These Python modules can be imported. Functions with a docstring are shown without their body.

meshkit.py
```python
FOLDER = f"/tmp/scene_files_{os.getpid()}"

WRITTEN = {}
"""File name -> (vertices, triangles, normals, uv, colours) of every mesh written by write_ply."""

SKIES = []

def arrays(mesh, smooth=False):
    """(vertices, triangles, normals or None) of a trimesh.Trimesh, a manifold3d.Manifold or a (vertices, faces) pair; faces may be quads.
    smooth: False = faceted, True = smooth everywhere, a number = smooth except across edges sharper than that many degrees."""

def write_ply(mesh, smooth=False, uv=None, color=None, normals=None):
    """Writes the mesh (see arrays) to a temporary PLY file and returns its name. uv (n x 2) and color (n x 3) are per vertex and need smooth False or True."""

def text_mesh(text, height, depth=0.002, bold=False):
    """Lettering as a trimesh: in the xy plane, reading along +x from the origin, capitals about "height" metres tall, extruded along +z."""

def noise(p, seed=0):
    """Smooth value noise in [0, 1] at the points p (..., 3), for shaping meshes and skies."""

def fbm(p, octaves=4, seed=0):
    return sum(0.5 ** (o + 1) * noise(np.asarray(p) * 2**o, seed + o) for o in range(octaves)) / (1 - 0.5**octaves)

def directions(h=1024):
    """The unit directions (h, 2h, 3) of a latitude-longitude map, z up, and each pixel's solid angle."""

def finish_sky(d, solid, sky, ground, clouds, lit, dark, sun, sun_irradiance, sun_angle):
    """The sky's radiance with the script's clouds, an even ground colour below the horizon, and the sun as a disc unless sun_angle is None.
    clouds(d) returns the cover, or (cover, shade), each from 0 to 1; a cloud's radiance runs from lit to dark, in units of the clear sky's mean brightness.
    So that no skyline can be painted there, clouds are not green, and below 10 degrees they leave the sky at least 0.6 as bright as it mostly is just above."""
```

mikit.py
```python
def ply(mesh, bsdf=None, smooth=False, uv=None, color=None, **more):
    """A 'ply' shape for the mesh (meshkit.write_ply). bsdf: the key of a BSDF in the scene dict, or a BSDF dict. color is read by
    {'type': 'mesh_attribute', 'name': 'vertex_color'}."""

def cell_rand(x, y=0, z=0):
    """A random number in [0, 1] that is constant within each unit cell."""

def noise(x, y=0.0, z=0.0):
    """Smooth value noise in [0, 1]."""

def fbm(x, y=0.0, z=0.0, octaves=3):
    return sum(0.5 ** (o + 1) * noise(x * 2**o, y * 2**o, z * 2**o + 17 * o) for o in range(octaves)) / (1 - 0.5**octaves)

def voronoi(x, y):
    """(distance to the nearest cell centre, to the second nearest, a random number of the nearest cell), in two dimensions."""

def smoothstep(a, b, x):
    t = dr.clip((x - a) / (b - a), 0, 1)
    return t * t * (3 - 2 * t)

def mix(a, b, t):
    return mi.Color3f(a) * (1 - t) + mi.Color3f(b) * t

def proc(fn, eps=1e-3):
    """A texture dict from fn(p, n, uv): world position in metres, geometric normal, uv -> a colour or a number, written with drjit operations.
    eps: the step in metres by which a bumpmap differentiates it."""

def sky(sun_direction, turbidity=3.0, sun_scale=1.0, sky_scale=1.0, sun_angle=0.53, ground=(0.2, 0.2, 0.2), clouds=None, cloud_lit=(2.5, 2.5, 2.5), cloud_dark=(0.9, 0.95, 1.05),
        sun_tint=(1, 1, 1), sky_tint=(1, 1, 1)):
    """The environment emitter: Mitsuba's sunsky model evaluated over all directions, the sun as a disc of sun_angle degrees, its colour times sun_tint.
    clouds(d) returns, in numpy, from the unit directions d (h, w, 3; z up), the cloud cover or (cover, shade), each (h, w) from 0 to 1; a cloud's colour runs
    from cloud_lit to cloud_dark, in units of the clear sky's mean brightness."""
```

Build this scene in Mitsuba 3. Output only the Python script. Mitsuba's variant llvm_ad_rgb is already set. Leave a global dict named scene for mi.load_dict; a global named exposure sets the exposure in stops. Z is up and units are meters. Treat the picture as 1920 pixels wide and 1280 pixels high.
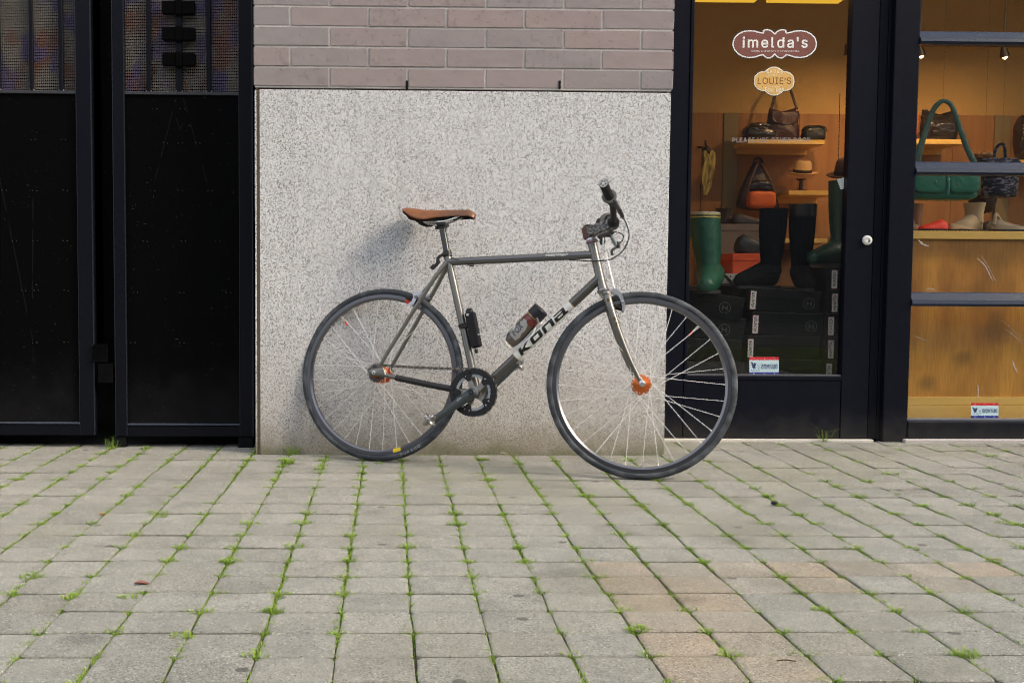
import math, random
import numpy as np, trimesh, manifold3d
import drjit as dr
import mitsuba as mi
import mikit, meshkit
from mikit import proc, noise, fbm, voronoi, smoothstep, mix, cell_rand
from shapely.geometry import Polygon, Point, box as sbox, LineString
from shapely import affinity
from shapely.ops import unary_union

T = mi.ScalarTransform4f
rng = random.Random(7)
nrg = np.random.default_rng(7)
scene, labels = {}, {}

# ------------------------------------------------------------------ camera, sky, exposure
YAW, PITCH, ROLL, CAMH, CAMD = -0.0233888, 0.0628943, 0.006, 0.7163649, 4.6066246
FOC, CX, CY = 2170.0, 780.0, 652.60       # in pixels of a 1920 x 1280 frame (the photograph is an off-centre crop)
_fw = np.array([-math.sin(YAW) * math.cos(PITCH), math.cos(YAW) * math.cos(PITCH), -math.sin(PITCH)])
_r = np.cross(_fw, [0, 0, 1.0]); _r /= np.linalg.norm(_r); _d = np.cross(_fw, _r)
CAM = np.array([math.cos(ROLL) * _r - math.sin(ROLL) * _d, math.cos(ROLL) * _d + math.sin(ROLL) * _r, _fw])
EYE = np.array([0, -CAMD, CAMH])
scene['camera'] = {'type': 'perspective', 'fov': math.degrees(2 * math.atan(960 / FOC)), 'fov_axis': 'x',
                   'principal_point_offset_x': (960 - CX) / 1920, 'principal_point_offset_y': (640 - CY) / 1280,
                   'near_clip': 0.05, 'far_clip': 500.0,
                   'to_world': T().look_at(origin=EYE.tolist(), target=(EYE + _fw).tolist(), up=(-CAM[1]).tolist())}
SUN = np.array([1.0, -0.45, 0.80])
scene['sky'] = mikit.sky(SUN, turbidity=3, sun_scale=0.33, sun_angle=22.0, sun_tint=(0.96, 1.0, 1.06), sky_scale=1.0, ground=(0.2, 0.2, 0.19),
                         clouds=lambda d: 0.55 + 0.35 * meshkit.fbm(d * 3.0 + 5.0, 4, 3), cloud_lit=(2.0, 2.0, 2.0), cloud_dark=(1.0, 1.0, 1.05))
exposure = 2.88


def ray(px, py):
    v = np.array([(px - CX) / FOC, (py - CY) / FOC, 1.0]) @ CAM
    return v


def at(px, py, Y):
    "the point of the upright plane y = Y that stands at this spot"
    v = ray(px, py)
    return EYE + v * ((Y - EYE[1]) / v[1])


def gnd(px, py, z=0.0):
    v = ray(px, py)
    return EYE + v * ((z - EYE[2]) / v[2])


# ------------------------------------------------------------------ materials
def bsdf(key, **k):
    scene[key] = {'type': 'twosided', 'bsdf': {'type': 'principled', **{a: ({'type': 'rgb', 'value': list(b)} if isinstance(b, (tuple, list)) else b) for a, b in k.items()}}}


VC = {'type': 'mesh_attribute', 'name': 'vertex_color'}
bsdf('m_matte', base_color=VC, roughness=0.8, specular=0.25)
bsdf('m_satin', base_color=VC, roughness=0.42, specular=0.45)
bsdf('m_gloss', base_color=VC, roughness=0.16, specular=0.5, clearcoat=0.6, clearcoat_gloss=0.9)
bsdf('m_metal', base_color=VC, roughness=0.28, metallic=1.0)
bsdf('m_paintmetal', base_color=VC, roughness=0.34, metallic=0.75, clearcoat=1.0, clearcoat_gloss=0.95)
def f_crease(p, n, uv):
    return 0.0050 * fbm(p.x * 26, p.y * 26, p.z * 30, octaves=3) + 0.0008 * noise(p.x * 170, p.y * 170, p.z * 170)


for _k, _r, _c in (('m_hide', 0.45, 0.0), ('m_hidegloss', 0.20, 0.6)):
    scene[_k] = {'type': 'twosided', 'bsdf': {'type': 'bumpmap', 'arbitrary': proc(f_crease, eps=2e-3), 'scale': 1.0, 'bsdf': {'type': 'principled', 'base_color': VC, 'roughness': _r, 'specular': 0.4, 'clearcoat': _c, 'clearcoat_gloss': 0.85}}}
bsdf('m_flat', base_color=VC, roughness=0.85, specular=0.03)
scene['m_glass'] = {'type': 'thindielectric', 'int_ior': 1.42}


def f_granite(p, n, uv):
    x, z = p.x + p.y * 0.93, p.z + p.y * 0.37
    wob = 0.0012 * noise(x * 900, z * 900)
    a, b, w = voronoi(x / 0.0040 + wob * 300, z / 0.0040)
    c = mix((0.87, 0.845, 0.835), (0.72, 0.685, 0.675), smoothstep(0.40, 0.50, w))
    c = mix(c, (0.50, 0.475, 0.475), smoothstep(0.62, 0.68, w))
    c = mix(c, (0.19, 0.185, 0.19), smoothstep(0.845, 0.88, w))
    c = mix(c, (0.56, 0.46, 0.40), smoothstep(0.965, 0.975, w))
    c = mix(c, (0.56, 0.535, 0.51), 0.6 * smoothstep(0.20, 0.06, b - a))
    c = c * mi.Color3f(0.965, 1.0, 1.055)
    run = fbm(x * 26, z * 1.1, 5.0)
    c = c * (1 - 0.07 * smoothstep(0.50, 0.72, run))
    c = mix(c, mi.Color3f(0.42, 0.385, 0.325), 0.42 * smoothstep(0.62, 0.10, p.z + 0.22 * (fbm(x * 5, z * 2, 7.0) - 0.5)))  # dirt tone with some shade painted in, darker towards the ground
    big = fbm(x * 3.1, z * 2.3, 4.0, octaves=3)
    c = c * (0.90 + 0.16 * big)
    fine = noise(x * 520, z * 520)
    c = c * (0.86 + 0.28 * fine)
    # grime and moss splashed up from the paving, ragged upper edge; and a run of rust under it
    hz = p.z + 0.10 * (fbm(x * 7, z * 3, 1.0) - 0.5) + 0.03 * (noise(x * 60, z * 40) - 0.5)
    c = mix(c, mi.Color3f(0.23, 0.19, 0.12) * (0.7 + 0.6 * fine), 0.62 * smoothstep(0.19, 0.01, hz))
    c = mix(c, mi.Color3f(0.14, 0.16, 0.06), 0.5 * smoothstep(0.050, 0.0, p.z + 0.06 * (noise(x * 16, 3.0) - 0.35)))
    return c


def f_granite_h(p, n, uv):
    x, z = p.x + p.y * 0.93, p.z + p.y * 0.37
    a, b, w = voronoi(x / 0.0040, z / 0.0040)
    return 0.0009 * smoothstep(0.0, 0.25, b - a) * (0.4 + w) + 0.0005 * noise(x * 500, z * 500)


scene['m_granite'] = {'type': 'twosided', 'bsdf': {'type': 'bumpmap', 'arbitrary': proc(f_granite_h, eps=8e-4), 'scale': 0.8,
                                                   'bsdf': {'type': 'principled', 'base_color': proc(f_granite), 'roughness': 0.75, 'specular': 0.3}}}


def f_brick(p, n, uv):
    t, u = uv.x, uv.y
    c = mix((0.345, 0.286, 0.292), (0.315, 0.284, 0.297), t)
    c = mix(c, (0.375, 0.285, 0.282), smoothstep(0.72, 0.95, u) * (0.4 + 0.6 * fbm(p.x * 6 + u * 30, p.z * 9, u * 9)))
    c = c * (0.90 + 0.14 * fbm(p.x * 14 + u * 70, p.z * 30 + t * 50, 2.0) + 0.12 * (noise(p.x * 420, p.z * 420, p.y * 420) - 0.4))
    s = noise(p.x * 160 + 9, p.z * 160, p.y * 160)
    pit = noise(p.x * 75 + 31 * u, p.z * 75, t * 20)
    return c * (1 - 0.45 * smoothstep(0.88, 0.96, s)) * (1 - 0.16 * smoothstep(0.72, 0.88, pit))


def f_brick_h(p, n, uv):
    return 0.0006 * noise(p.x * 300, p.y * 300, p.z * 300) + 0.0012 * noise(p.x * 60, p.y * 60, p.z * 60)


scene['m_brick'] = {'type': 'twosided', 'bsdf': {'type': 'bumpmap', 'arbitrary': proc(f_brick_h), 'scale': 1.0,
                                                 'bsdf': {'type': 'principled', 'base_color': proc(f_brick), 'roughness': 0.8, 'specular': 0.25}}}


def f_mortar(p, n, uv):
    return mix((0.42, 0.40, 0.39), (0.56, 0.54, 0.53), noise(p.x * 240, p.y * 240, p.z * 240)) * (0.85 + 0.3 * fbm(p.x * 12, p.z * 12, p.y * 5))


bsdf('m_mortar', base_color=proc(f_mortar), roughness=0.9, specular=0.1)


def f_paver(p, n, uv):
    t, u = uv.x, uv.y
    base = mix((0.232, 0.229, 0.208), (0.272, 0.268, 0.244), t)
    base = mix(base, (0.315, 0.242, 0.172), u * (0.65 + 0.5 * (fbm(p.x * 14, p.y * 14, 3.0) - 0.5)))
    c = base * (0.80 + 0.40 * fbm(p.x * 22, p.y * 22, t * 40, octaves=4))
    g = noise(p.x * 330, p.y * 330, p.z * 330)
    c = c * (0.60 + 0.80 * g)
    v, _, w = voronoi(p.x / 0.011, p.y / 0.011)
    c = mix(c, (0.52, 0.50, 0.46), smoothstep(0.20, 0.10, v) * smoothstep(0.80, 0.82, w))
    c = mix(c, (0.07, 0.065, 0.06), smoothstep(0.18, 0.10, v) * smoothstep(0.16, 0.14, w))
    # old chewing gum and oil drops
    v2, _, w2 = voronoi(p.x / 0.24 + 3.1, p.y / 0.24)
    rr = v2 + 0.012 * (noise(p.x * 90, p.y * 90) - 0.5)
    c = mix(c, (0.075, 0.072, 0.068), 0.75 * smoothstep(0.060, 0.045, rr) * smoothstep(0.84, 0.85, w2))
    c = mix(c, (0.36, 0.35, 0.33), 0.65 * smoothstep(0.050, 0.040, rr) * smoothstep(0.10, 0.09, w2))
    c = c * (1 - 0.30 * smoothstep(0.26, 0.05, rr) * smoothstep(0.70, 0.72, w2) * smoothstep(0.78, 0.76, w2))
    # greenish film and damp stains in broad patches
    st = fbm(p.x * 2.1, p.y * 2.1, 8.0, octaves=3)
    c = mix(c, mi.Color3f(0.19, 0.19, 0.13), 0.26 * smoothstep(0.50, 0.72, st))
    st2 = fbm(p.x * 5.1, p.y * 5.1, 2.0, octaves=3)
    return c * (1 - 0.11 * smoothstep(0.52, 0.70, st2))


def f_paver_h(p, n, uv):
    return 0.0014 * noise(p.x * 210, p.y * 210, p.z * 210) + 0.0012 * noise(p.x * 70, p.y * 70) + 0.0008 * noise(p.x * 420, p.y * 420)


scene['m_paver'] = {'type': 'twosided', 'bsdf': {'type': 'bumpmap', 'arbitrary': proc(f_paver_h), 'scale': 1.0,
                                                 'bsdf': {'type': 'principled', 'base_color': proc(f_paver), 'roughness': 0.85, 'specular': 0.2}}}


def f_soil(p, n, uv):
    g = fbm(p.x * 60, p.y * 60, 1.0)
    c = mix((0.040, 0.036, 0.027), (0.115, 0.102, 0.078), g)
    return mix(c, mi.Color3f(0.105, 0.150, 0.035), 0.75 * smoothstep(0.42, 0.60, fbm(p.x * 9, p.y * 9, 4.0)))


bsdf('m_soil', base_color=proc(f_soil), roughness=0.95, specular=0.1)


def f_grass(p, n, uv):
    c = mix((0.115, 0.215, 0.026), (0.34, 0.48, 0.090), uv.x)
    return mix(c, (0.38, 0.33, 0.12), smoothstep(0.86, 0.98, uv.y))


scene['m_grass'] = {'type': 'twosided', 'bsdf': {'type': 'diffuse', 'reflectance': proc(f_grass)}}


def f_asphalt(p, n, uv):
    return mi.Color3f(0.07) * (0.7 + 0.6 * fbm(p.x * 30, p.y * 30, 0.0))


bsdf('m_asphalt', base_color=proc(f_asphalt), roughness=0.9, specular=0.2)


SCRATCH = [tuple(tuple(float(v) for v in at(*q, 0.183)[[0, 2]]) for q in seg) for seg in (((330, 186), (289, 345)), ((344, 184), (394, 362)), ((-4, 318), (62, 640)), ((330, 222), (338, 242)), ((338, 242), (347, 228)), ((62, 372), (61, 560)))]


def f_gate(p, n, uv):
    c = mi.Color3f(0.0022, 0.0022, 0.0027)
    d = fbm(p.x * 14, p.z * 14, p.y * 3)
    c = mix(c, (0.030, 0.030, 0.033), 0.35 * smoothstep(0.42, 0.02, p.z + 0.25 * (d - 0.5)))      # dust kicked up at the foot
    for (ax_, az_), (bx_, bz_) in SCRATCH:      # hairline scratches in the paint
        dx_, dz_ = bx_ - ax_, bz_ - az_
        h = dr.clip(((p.x - ax_) * dx_ + (p.z - az_) * dz_) / (dx_ * dx_ + dz_ * dz_), 0, 1)
        q = dr.sqrt(dr.square(p.x - ax_ - h * dx_ + 0.0012 * noise(p.z * 40)) + dr.square(p.z - az_ - h * dz_))
        c = mix(c, (0.060, 0.060, 0.064), 0.16 * smoothstep(0.0024, 0.0010, q) * smoothstep(0.25, 0.5, noise(p.z * 23, p.x * 23)))
    sp = noise(p.x * 150, p.z * 150, 2.0)
    return mix(c, (0.10, 0.10, 0.10), 0.5 * smoothstep(0.955, 0.985, sp))


bsdf('m_gate', base_color=proc(f_gate), roughness=0.5, specular=0.05)
bsdf('m_gateframe', base_color=(0.0042, 0.0052, 0.0105), roughness=0.40, specular=0.20)


def f_navy(p, n, uv):
    d = fbm(p.x * 22, p.z * 22, p.y * 8)
    c = mix((0.0034, 0.0043, 0.0110), (0.0052, 0.0066, 0.0150), d)
    sp = noise(p.x * 130, p.z * 130, p.y * 130)
    c = mix(c, (0.16, 0.16, 0.17), 0.5 * smoothstep(0.965, 0.985, sp))
    return mix(c, (0.05, 0.048, 0.045), 0.5 * smoothstep(0.16, 0.0, p.z + 0.12 * (d - 0.5)))


bsdf('m_navy', base_color=proc(f_navy), roughness=0.42, specular=0.16)
bsdf('m_sky_tinted_bar', base_color=(0.015, 0.026, 0.058), roughness=0.35, specular=0.4)  # navy paint with the sky reflection put into its base colour


def f_ply(p, n, uv):
    g = fbm(p.x * 7, p.z * 1.6, p.y * 3, octaves=4)
    fine = noise(p.x * 300, p.z * 22, p.y * 9)
    c = mix((0.56, 0.270, 0.050), (0.34, 0.140, 0.026), smoothstep(0.32, 0.68, g))
    m = fbm(p.x * 3.3, p.z * 4.1, 6.0)
    return mix(c, (0.17, 0.085, 0.024), 0.7 * smoothstep(0.46, 0.64, m)) * (0.86 + 0.28 * fine)


bsdf('m_ply', base_color=proc(f_ply), roughness=0.5, specular=0.35)


def f_pine(p, n, uv):
    g = fbm(p.x * 3, p.z * 50, p.y * 40, octaves=3)
    return mix((0.74, 0.49, 0.14), (0.62, 0.38, 0.10), g)


bsdf('m_pine', base_color=proc(f_pine), roughness=0.5, specular=0.35)


def f_shopwall(p, n, uv):
    return mix((0.60, 0.385, 0.14), (0.52, 0.32, 0.11), fbm(p.x * 4, p.z * 4, 2.0)) * (0.94 + 0.1 * noise(p.x * 200, p.z * 200))


bsdf('m_shopwall', base_color=proc(f_shopwall), roughness=0.85, specular=0.15)


def f_board(p, n, uv):
    g = fbm(p.x * 24, p.z * 2.0, 3.0)
    return mix((0.40, 0.205, 0.080), (0.32, 0.150, 0.056), g) * (0.92 + 0.14 * noise(p.x * 260, p.z * 12))


bsdf('m_board', base_color=proc(f_board), roughness=0.7, specular=0.2)


def f_leather(p, n, uv):
    g = fbm(p.x * 45, p.y * 45, p.z * 45)
    c = mix((0.255, 0.092, 0.032), (0.165, 0.062, 0.025), g)
    return mix(c, (0.12, 0.062, 0.04), uv.x)


bsdf('m_leather', base_color=proc(f_leather), roughness=0.38, specular=0.5)


def f_stem(p, n, uv):
    v = fbm(p.x * 160, p.y * 160, p.z * 160, octaves=2)
    return mix((0.012, 0.011, 0.011), (0.50, 0.47, 0.45), smoothstep(0.49, 0.53, v) * smoothstep(0.62, 0.58, v))


bsdf('m_stem', base_color=proc(f_stem), roughness=0.35, specular=0.5)


def f_wire(p, n, uv):
    a = fbm(p.x * 13.0, p.z * 8.1, 1.0)
    c = mix((0.27, 0.245, 0.22), (0.25, 0.14, 0.115), smoothstep(0.50, 0.70, a))
    return mix(c, (0.165, 0.135, 0.25), smoothstep(0.48, 0.64, fbm(p.x * 13.0 + 40, p.z * 8.1, 9.0)))


bsdf('m_wire', base_color=proc(f_wire), roughness=0.45, specular=0.5)


def f_fabric(p, n, uv):
    c = mix((0.16, 0.11, 0.035), (0.52, 0.40, 0.13), smoothstep(0.3, 0.7, fbm(p.x * 55, p.z * 12, p.y * 55)))
    return c


bsdf('m_fabric', base_color=proc(f_fabric), roughness=0.9, specular=0.1)


def f_woven(p, n, uv):
    a = noise(p.x * 60, p.z * 190, p.y * 60)
    return mix((0.012, 0.013, 0.020), (0.11, 0.11, 0.15), smoothstep(0.45, 0.8, a))


bsdf('m_woven', base_color=proc(f_woven), roughness=0.9, specular=0.2)


def f_tyre(p, n, uv):
    d = fbm(p.x * 26, p.y * 26, p.z * 26)
    return mix((0.036, 0.041, 0.050), (0.098, 0.108, 0.122), smoothstep(0.35, 0.75, d)) * (0.8 + 0.4 * noise(p.x * 380, p.y * 380, p.z * 380))


bsdf('m_tyre', base_color=proc(f_tyre), roughness=0.62, specular=0.35)


# ------------------------------------------------------------------ helpers
def numbered(key):
    if key not in scene and key not in labels:
        return key
    i = 1
    while f'{key}_{i:03d}' in scene or f'{key}_{i:03d}' in labels:
        i += 1
    return f'{key}_{i:03d}'


def vector(v):
    return np.asarray(v, float)


def unit(v):
    v = vector(v)
    return v / np.linalg.norm(v)


def mesh_of(m):
    if isinstance(m, (list,)):
        return trimesh.util.concatenate([mesh_of(x) for x in m])
    if hasattr(m, 'to_mesh'):
        q = m.to_mesh()
        return trimesh.Trimesh(q.vert_properties[:, :3], q.tri_verts, process=False)
    return m


def put(key, mesh, mat, col=None, uv=None, ang=35, number=True, **more):
    "one entry of the scene; col gives the colour of a vertex-coloured material"
    if number:
        key = numbered(key)
    m = mesh_of(mesh)
    if ang:
        m = trimesh.graph.smooth_shade(m, angle=math.radians(ang), facet_minarea=None)
    v = len(m.vertices)
    c = None if col is None else np.tile(np.asarray(col, float), (v, 1))
    u = None if uv is None else (np.tile(np.asarray(uv, float), (v, 1)) if np.ndim(uv) == 1 else uv)
    scene[key] = mikit.ply(m, mat, smooth=bool(ang), uv=u, color=c, **more)
    return key


def thing(key, label, cat, group=None):
    key = numbered(key)
    labels[key] = {'label': label, 'category': cat}
    if group:
        labels[key]['group'] = group
    return key


def tag(key, label, cat, group=None):
    labels[key] = {'label': label, 'category': cat}
    if group:
        labels[key]['group'] = group
    return key


def struct(key, mesh, mat, **k):
    key = put(key, mesh, mat, **k)
    labels[key] = {'kind': 'structure'}
    return key


def bx(lo, hi, ch=0.0):
    lo, hi = np.minimum(lo, hi), np.maximum(lo, hi)
    if ch <= 0:
        return trimesh.creation.box(extents=hi - lo, transform=trimesh.transformations.translation_matrix((lo + hi) / 2))
    pts = []
    for sx in (0, 1):
        for sy in (0, 1):
            for sz in (0, 1):
                c = np.where([sx, sy, sz], hi, lo)
                d = np.where([sx, sy, sz], -1.0, 1.0) * ch
                for k in range(3):
                    q = c + d
                    q[k] = c[k]
                    pts.append(q)
    return trimesh.convex.convex_hull(np.array(pts))


def obox(c, ex, ey, ez, ch=0.0):
    "a box round c whose half axes are the vectors ex, ey, ez"
    h = [np.linalg.norm(a) for a in (ex, ey, ez)]
    b = bx(-vector(h), vector(h), ch)
    R = np.stack([unit(ex), unit(ey), unit(ez)], 1)
    if np.linalg.det(R) < 0:
        R[:, 2] *= -1
    b.vertices = b.vertices @ R.T + vector(c)
    return b


def frame_of(z):
    z = unit(z)
    x = np.cross(z, [0, 0, 1] if abs(z[2]) < 0.9 else [1, 0, 0])
    x = unit(x)
    return x, np.cross(z, x), z


def lathe(profile, origin, axis, n=24, closed=False, xdir=None):
    "revolves (radius, height) pairs about the axis"
    pr = np.array(profile, float)
    x, y, z = frame_of(axis)
    a = np.arange(n) * 2 * np.pi / n
    ring = np.cos(a)[:, None] * x + np.sin(a)[:, None] * y
    V = (vector(origin) + pr[:, 1][:, None, None] * z + pr[:, 0][:, None, None] * ring[None]).reshape(-1, 3)
    k = len(pr)
    F = []
    for i in range(k if closed else k - 1):
        j = (i + 1) % k
        for s in range(n):
            t = (s + 1) % n
            F += [[i * n + s, j * n + t, j * n + s], [i * n + s, i * n + t, j * n + t]]
    m = trimesh.Trimesh(V, F, process=True)
    m.update_faces(m.nondegenerate_faces())
    trimesh.repair.fix_normals(m)
    return m


def tube(p0, p1, r0, r1=None, n=14):
    p0, p1 = vector(p0), vector(p1)
    L = np.linalg.norm(p1 - p0)
    r1 = r0 if r1 is None else r1
    return lathe([(0, 0), (r0, 0), (r1, L), (0, L)], p0, p1 - p0, n)


def spline(pts, m=8):
    "a smooth curve through the points"
    p = np.array(pts, float)
    q = np.vstack([2 * p[0] - p[1], p, 2 * p[-1] - p[-2]])
    out = []
    for i in range(1, len(q) - 2):
        for t in np.arange(m) / m:
            a, b, c, d = q[i - 1], q[i], q[i + 1], q[i + 2]
            out.append(0.5 * (2 * b + (c - a) * t + (2 * a - 5 * b + 4 * c - d) * t * t + (3 * b - 3 * c + d - a) * t ** 3))
    out.append(p[-1])
    return np.array(out)


def sweep(pts, r, n=10, flat=None, cap=True):
    "a tube along the points; r one radius or one for each point; flat = (vector, factor) squashes the section along the vector"
    p = np.array(pts, float)
    r = np.broadcast_to(np.asarray(r, float), (len(p),))
    t = np.gradient(p, axis=0)
    t /= np.linalg.norm(t, axis=1, keepdims=True)
    x, y, _ = frame_of(t[0])
    V = []
    a = np.arange(n) * 2 * np.pi / n
    for i in range(len(p)):
        x = unit(x - t[i] * (x @ t[i]))
        y = np.cross(t[i], x)
        ring = (np.cos(a)[:, None] * x + np.sin(a)[:, None] * y) * r[i]
        if flat is not None:
            u = unit(flat[0])
            ring = ring + (ring @ u)[:, None] * u * (flat[1] - 1)
        V.append(p[i] + ring)
    V = np.vstack(V)
    F = []
    for i in range(len(p) - 1):
        for s in range(n):
            q = (s + 1) % n
            F += [[i * n + s, i * n + q, (i + 1) * n + q], [i * n + s, (i + 1) * n + q, (i + 1) * n + s]]
    if cap:
        V = np.vstack([V, p[0], p[-1]])
        k = len(p) * n
        for s in range(n):
            q = (s + 1) % n
            F += [[k, q, s], [k + 1, (len(p) - 1) * n + s, (len(p) - 1) * n + q]]
    return trimesh.Trimesh(V, F, process=False)


def hull(spheres, seg=12):
    "hull of (point, radius) balls"
    pts = []
    b = trimesh.creation.uv_sphere(radius=1, count=[seg, seg])
    for c, r in spheres:
        pts.append(b.vertices * r + vector(c))
    return trimesh.convex.convex_hull(np.vstack(pts))


def plate(poly, o, ex, ey, depth, bevel=0.0):
    "a flat shapely shape laid at o with axes ex, ey, thickened by depth along ex x ey"
    ex, ey = unit(ex), unit(ey)
    ez = np.cross(ex, ey)
    out = []
    for g in getattr(poly, 'geoms', [poly]):
        if g.is_empty or g.area < 1e-9:
            continue
        m = trimesh.creation.extrude_polygon(g, depth, engine='earcut')
        m.vertices = vector(o) + m.vertices @ np.stack([ex, ey, ez])
        out.append(m)
    return trimesh.util.concatenate(out)


def text_at(s, o, ex, ey, height, depth=0.0012, bold=False, center=False, width=None):
    m = meshkit.text_mesh(s, height, depth, bold)
    if width:
        m.vertices[:, 0] *= width / np.ptp(m.vertices[:, 0])
    if center:
        m.vertices[:, 0] -= m.vertices[:, 0].mean() * 0 + (m.vertices[:, 0].max() + m.vertices[:, 0].min()) / 2
    ex, ey = unit(ex), unit(ey)
    m.vertices = vector(o) + m.vertices @ np.stack([ex, ey, np.cross(ex, ey)])
    return m


def grid_mesh(P):
    "a sheet through an (a, b, 3) grid of points"
    a, b = P.shape[:2]
    i = np.arange(a * b).reshape(a, b)
    F = np.vstack([np.stack([i[:-1, :-1], i[1:, :-1], i[1:, 1:]], -1).reshape(-1, 3), np.stack([i[:-1, :-1], i[1:, 1:], i[:-1, 1:]], -1).reshape(-1, 3)])
    return trimesh.Trimesh(P.reshape(-1, 3), F, process=False)


def loft(rings, cap=True):
    "closed rings of equal count joined to a skin"
    R = np.array(rings, float)
    k, n = R.shape[:2]
    V = R.reshape(-1, 3)
    F = []
    for i in range(k - 1):
        for s in range(n):
            q = (s + 1) % n
            F += [[i * n + s, i * n + q, (i + 1) * n + q], [i * n + s, (i + 1) * n + q, (i + 1) * n + s]]
    if cap:
        V = np.vstack([V, R[0].mean(0), R[-1].mean(0)])
        c = k * n
        for s in range(n):
            q = (s + 1) % n
            F += [[c, q, s], [c + 1, (k - 1) * n + s, (k - 1) * n + q]]
    m = trimesh.Trimesh(V, F, process=False)
    trimesh.repair.fix_normals(m)
    return m


X, Yv, Z = np.array([1.0, 0, 0]), np.array([0, 1.0, 0]), np.array([0, 0, 1.0])

# ------------------------------------------------------------------ ground and paving
def sheet(x0, x1, y0, y1, z):
    return trimesh.Trimesh([[x0, y0, z], [x1, y0, z], [x1, y1, z], [x0, y1, z]], [[0, 1, 2], [0, 2, 3]], process=False)


struct('street', sheet(-200, 200, -200, 200, -0.045), 'm_asphalt', ang=0)
struct('joint_soil', sheet(-7, 9, -6.5, 0.46, -0.0080), 'm_soil', ang=0)

PX, PY, X0, Y0 = 0.1491, 0.1443, -0.546, -2.463         # pitch of the setts and one corner of their grid
TAN = {}
for x, y, s in [(1175, 1067, .8), (1250, 1067, .75), (1320, 1066, .35), (1410, 1067, .55), (1505, 1067, .9), (1620, 1068, .45), (1850, 1068, .7), (1735, 1068, .5),
                (1205, 1095, .85), (1310, 1095, .8), (1430, 1095, .3), (1545, 1096, .75), (1780, 1096, .4), (1220, 1127, .9), (1345, 1128, .9), (1240, 1163, .65), (1390, 1164, .5),
                (1290, 1207, .9), (1425, 1207, .55), (1300, 1255, .8), (1470, 1255, .8), (1560, 1207, .15), (640, 1255, .12), (1050, 1207, .1)]:
    g = gnd(x, y)
    TAN[(int(math.floor((g[0] - X0) / PX)), int(math.floor((g[1] - Y0) / PY)))] = s


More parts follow.
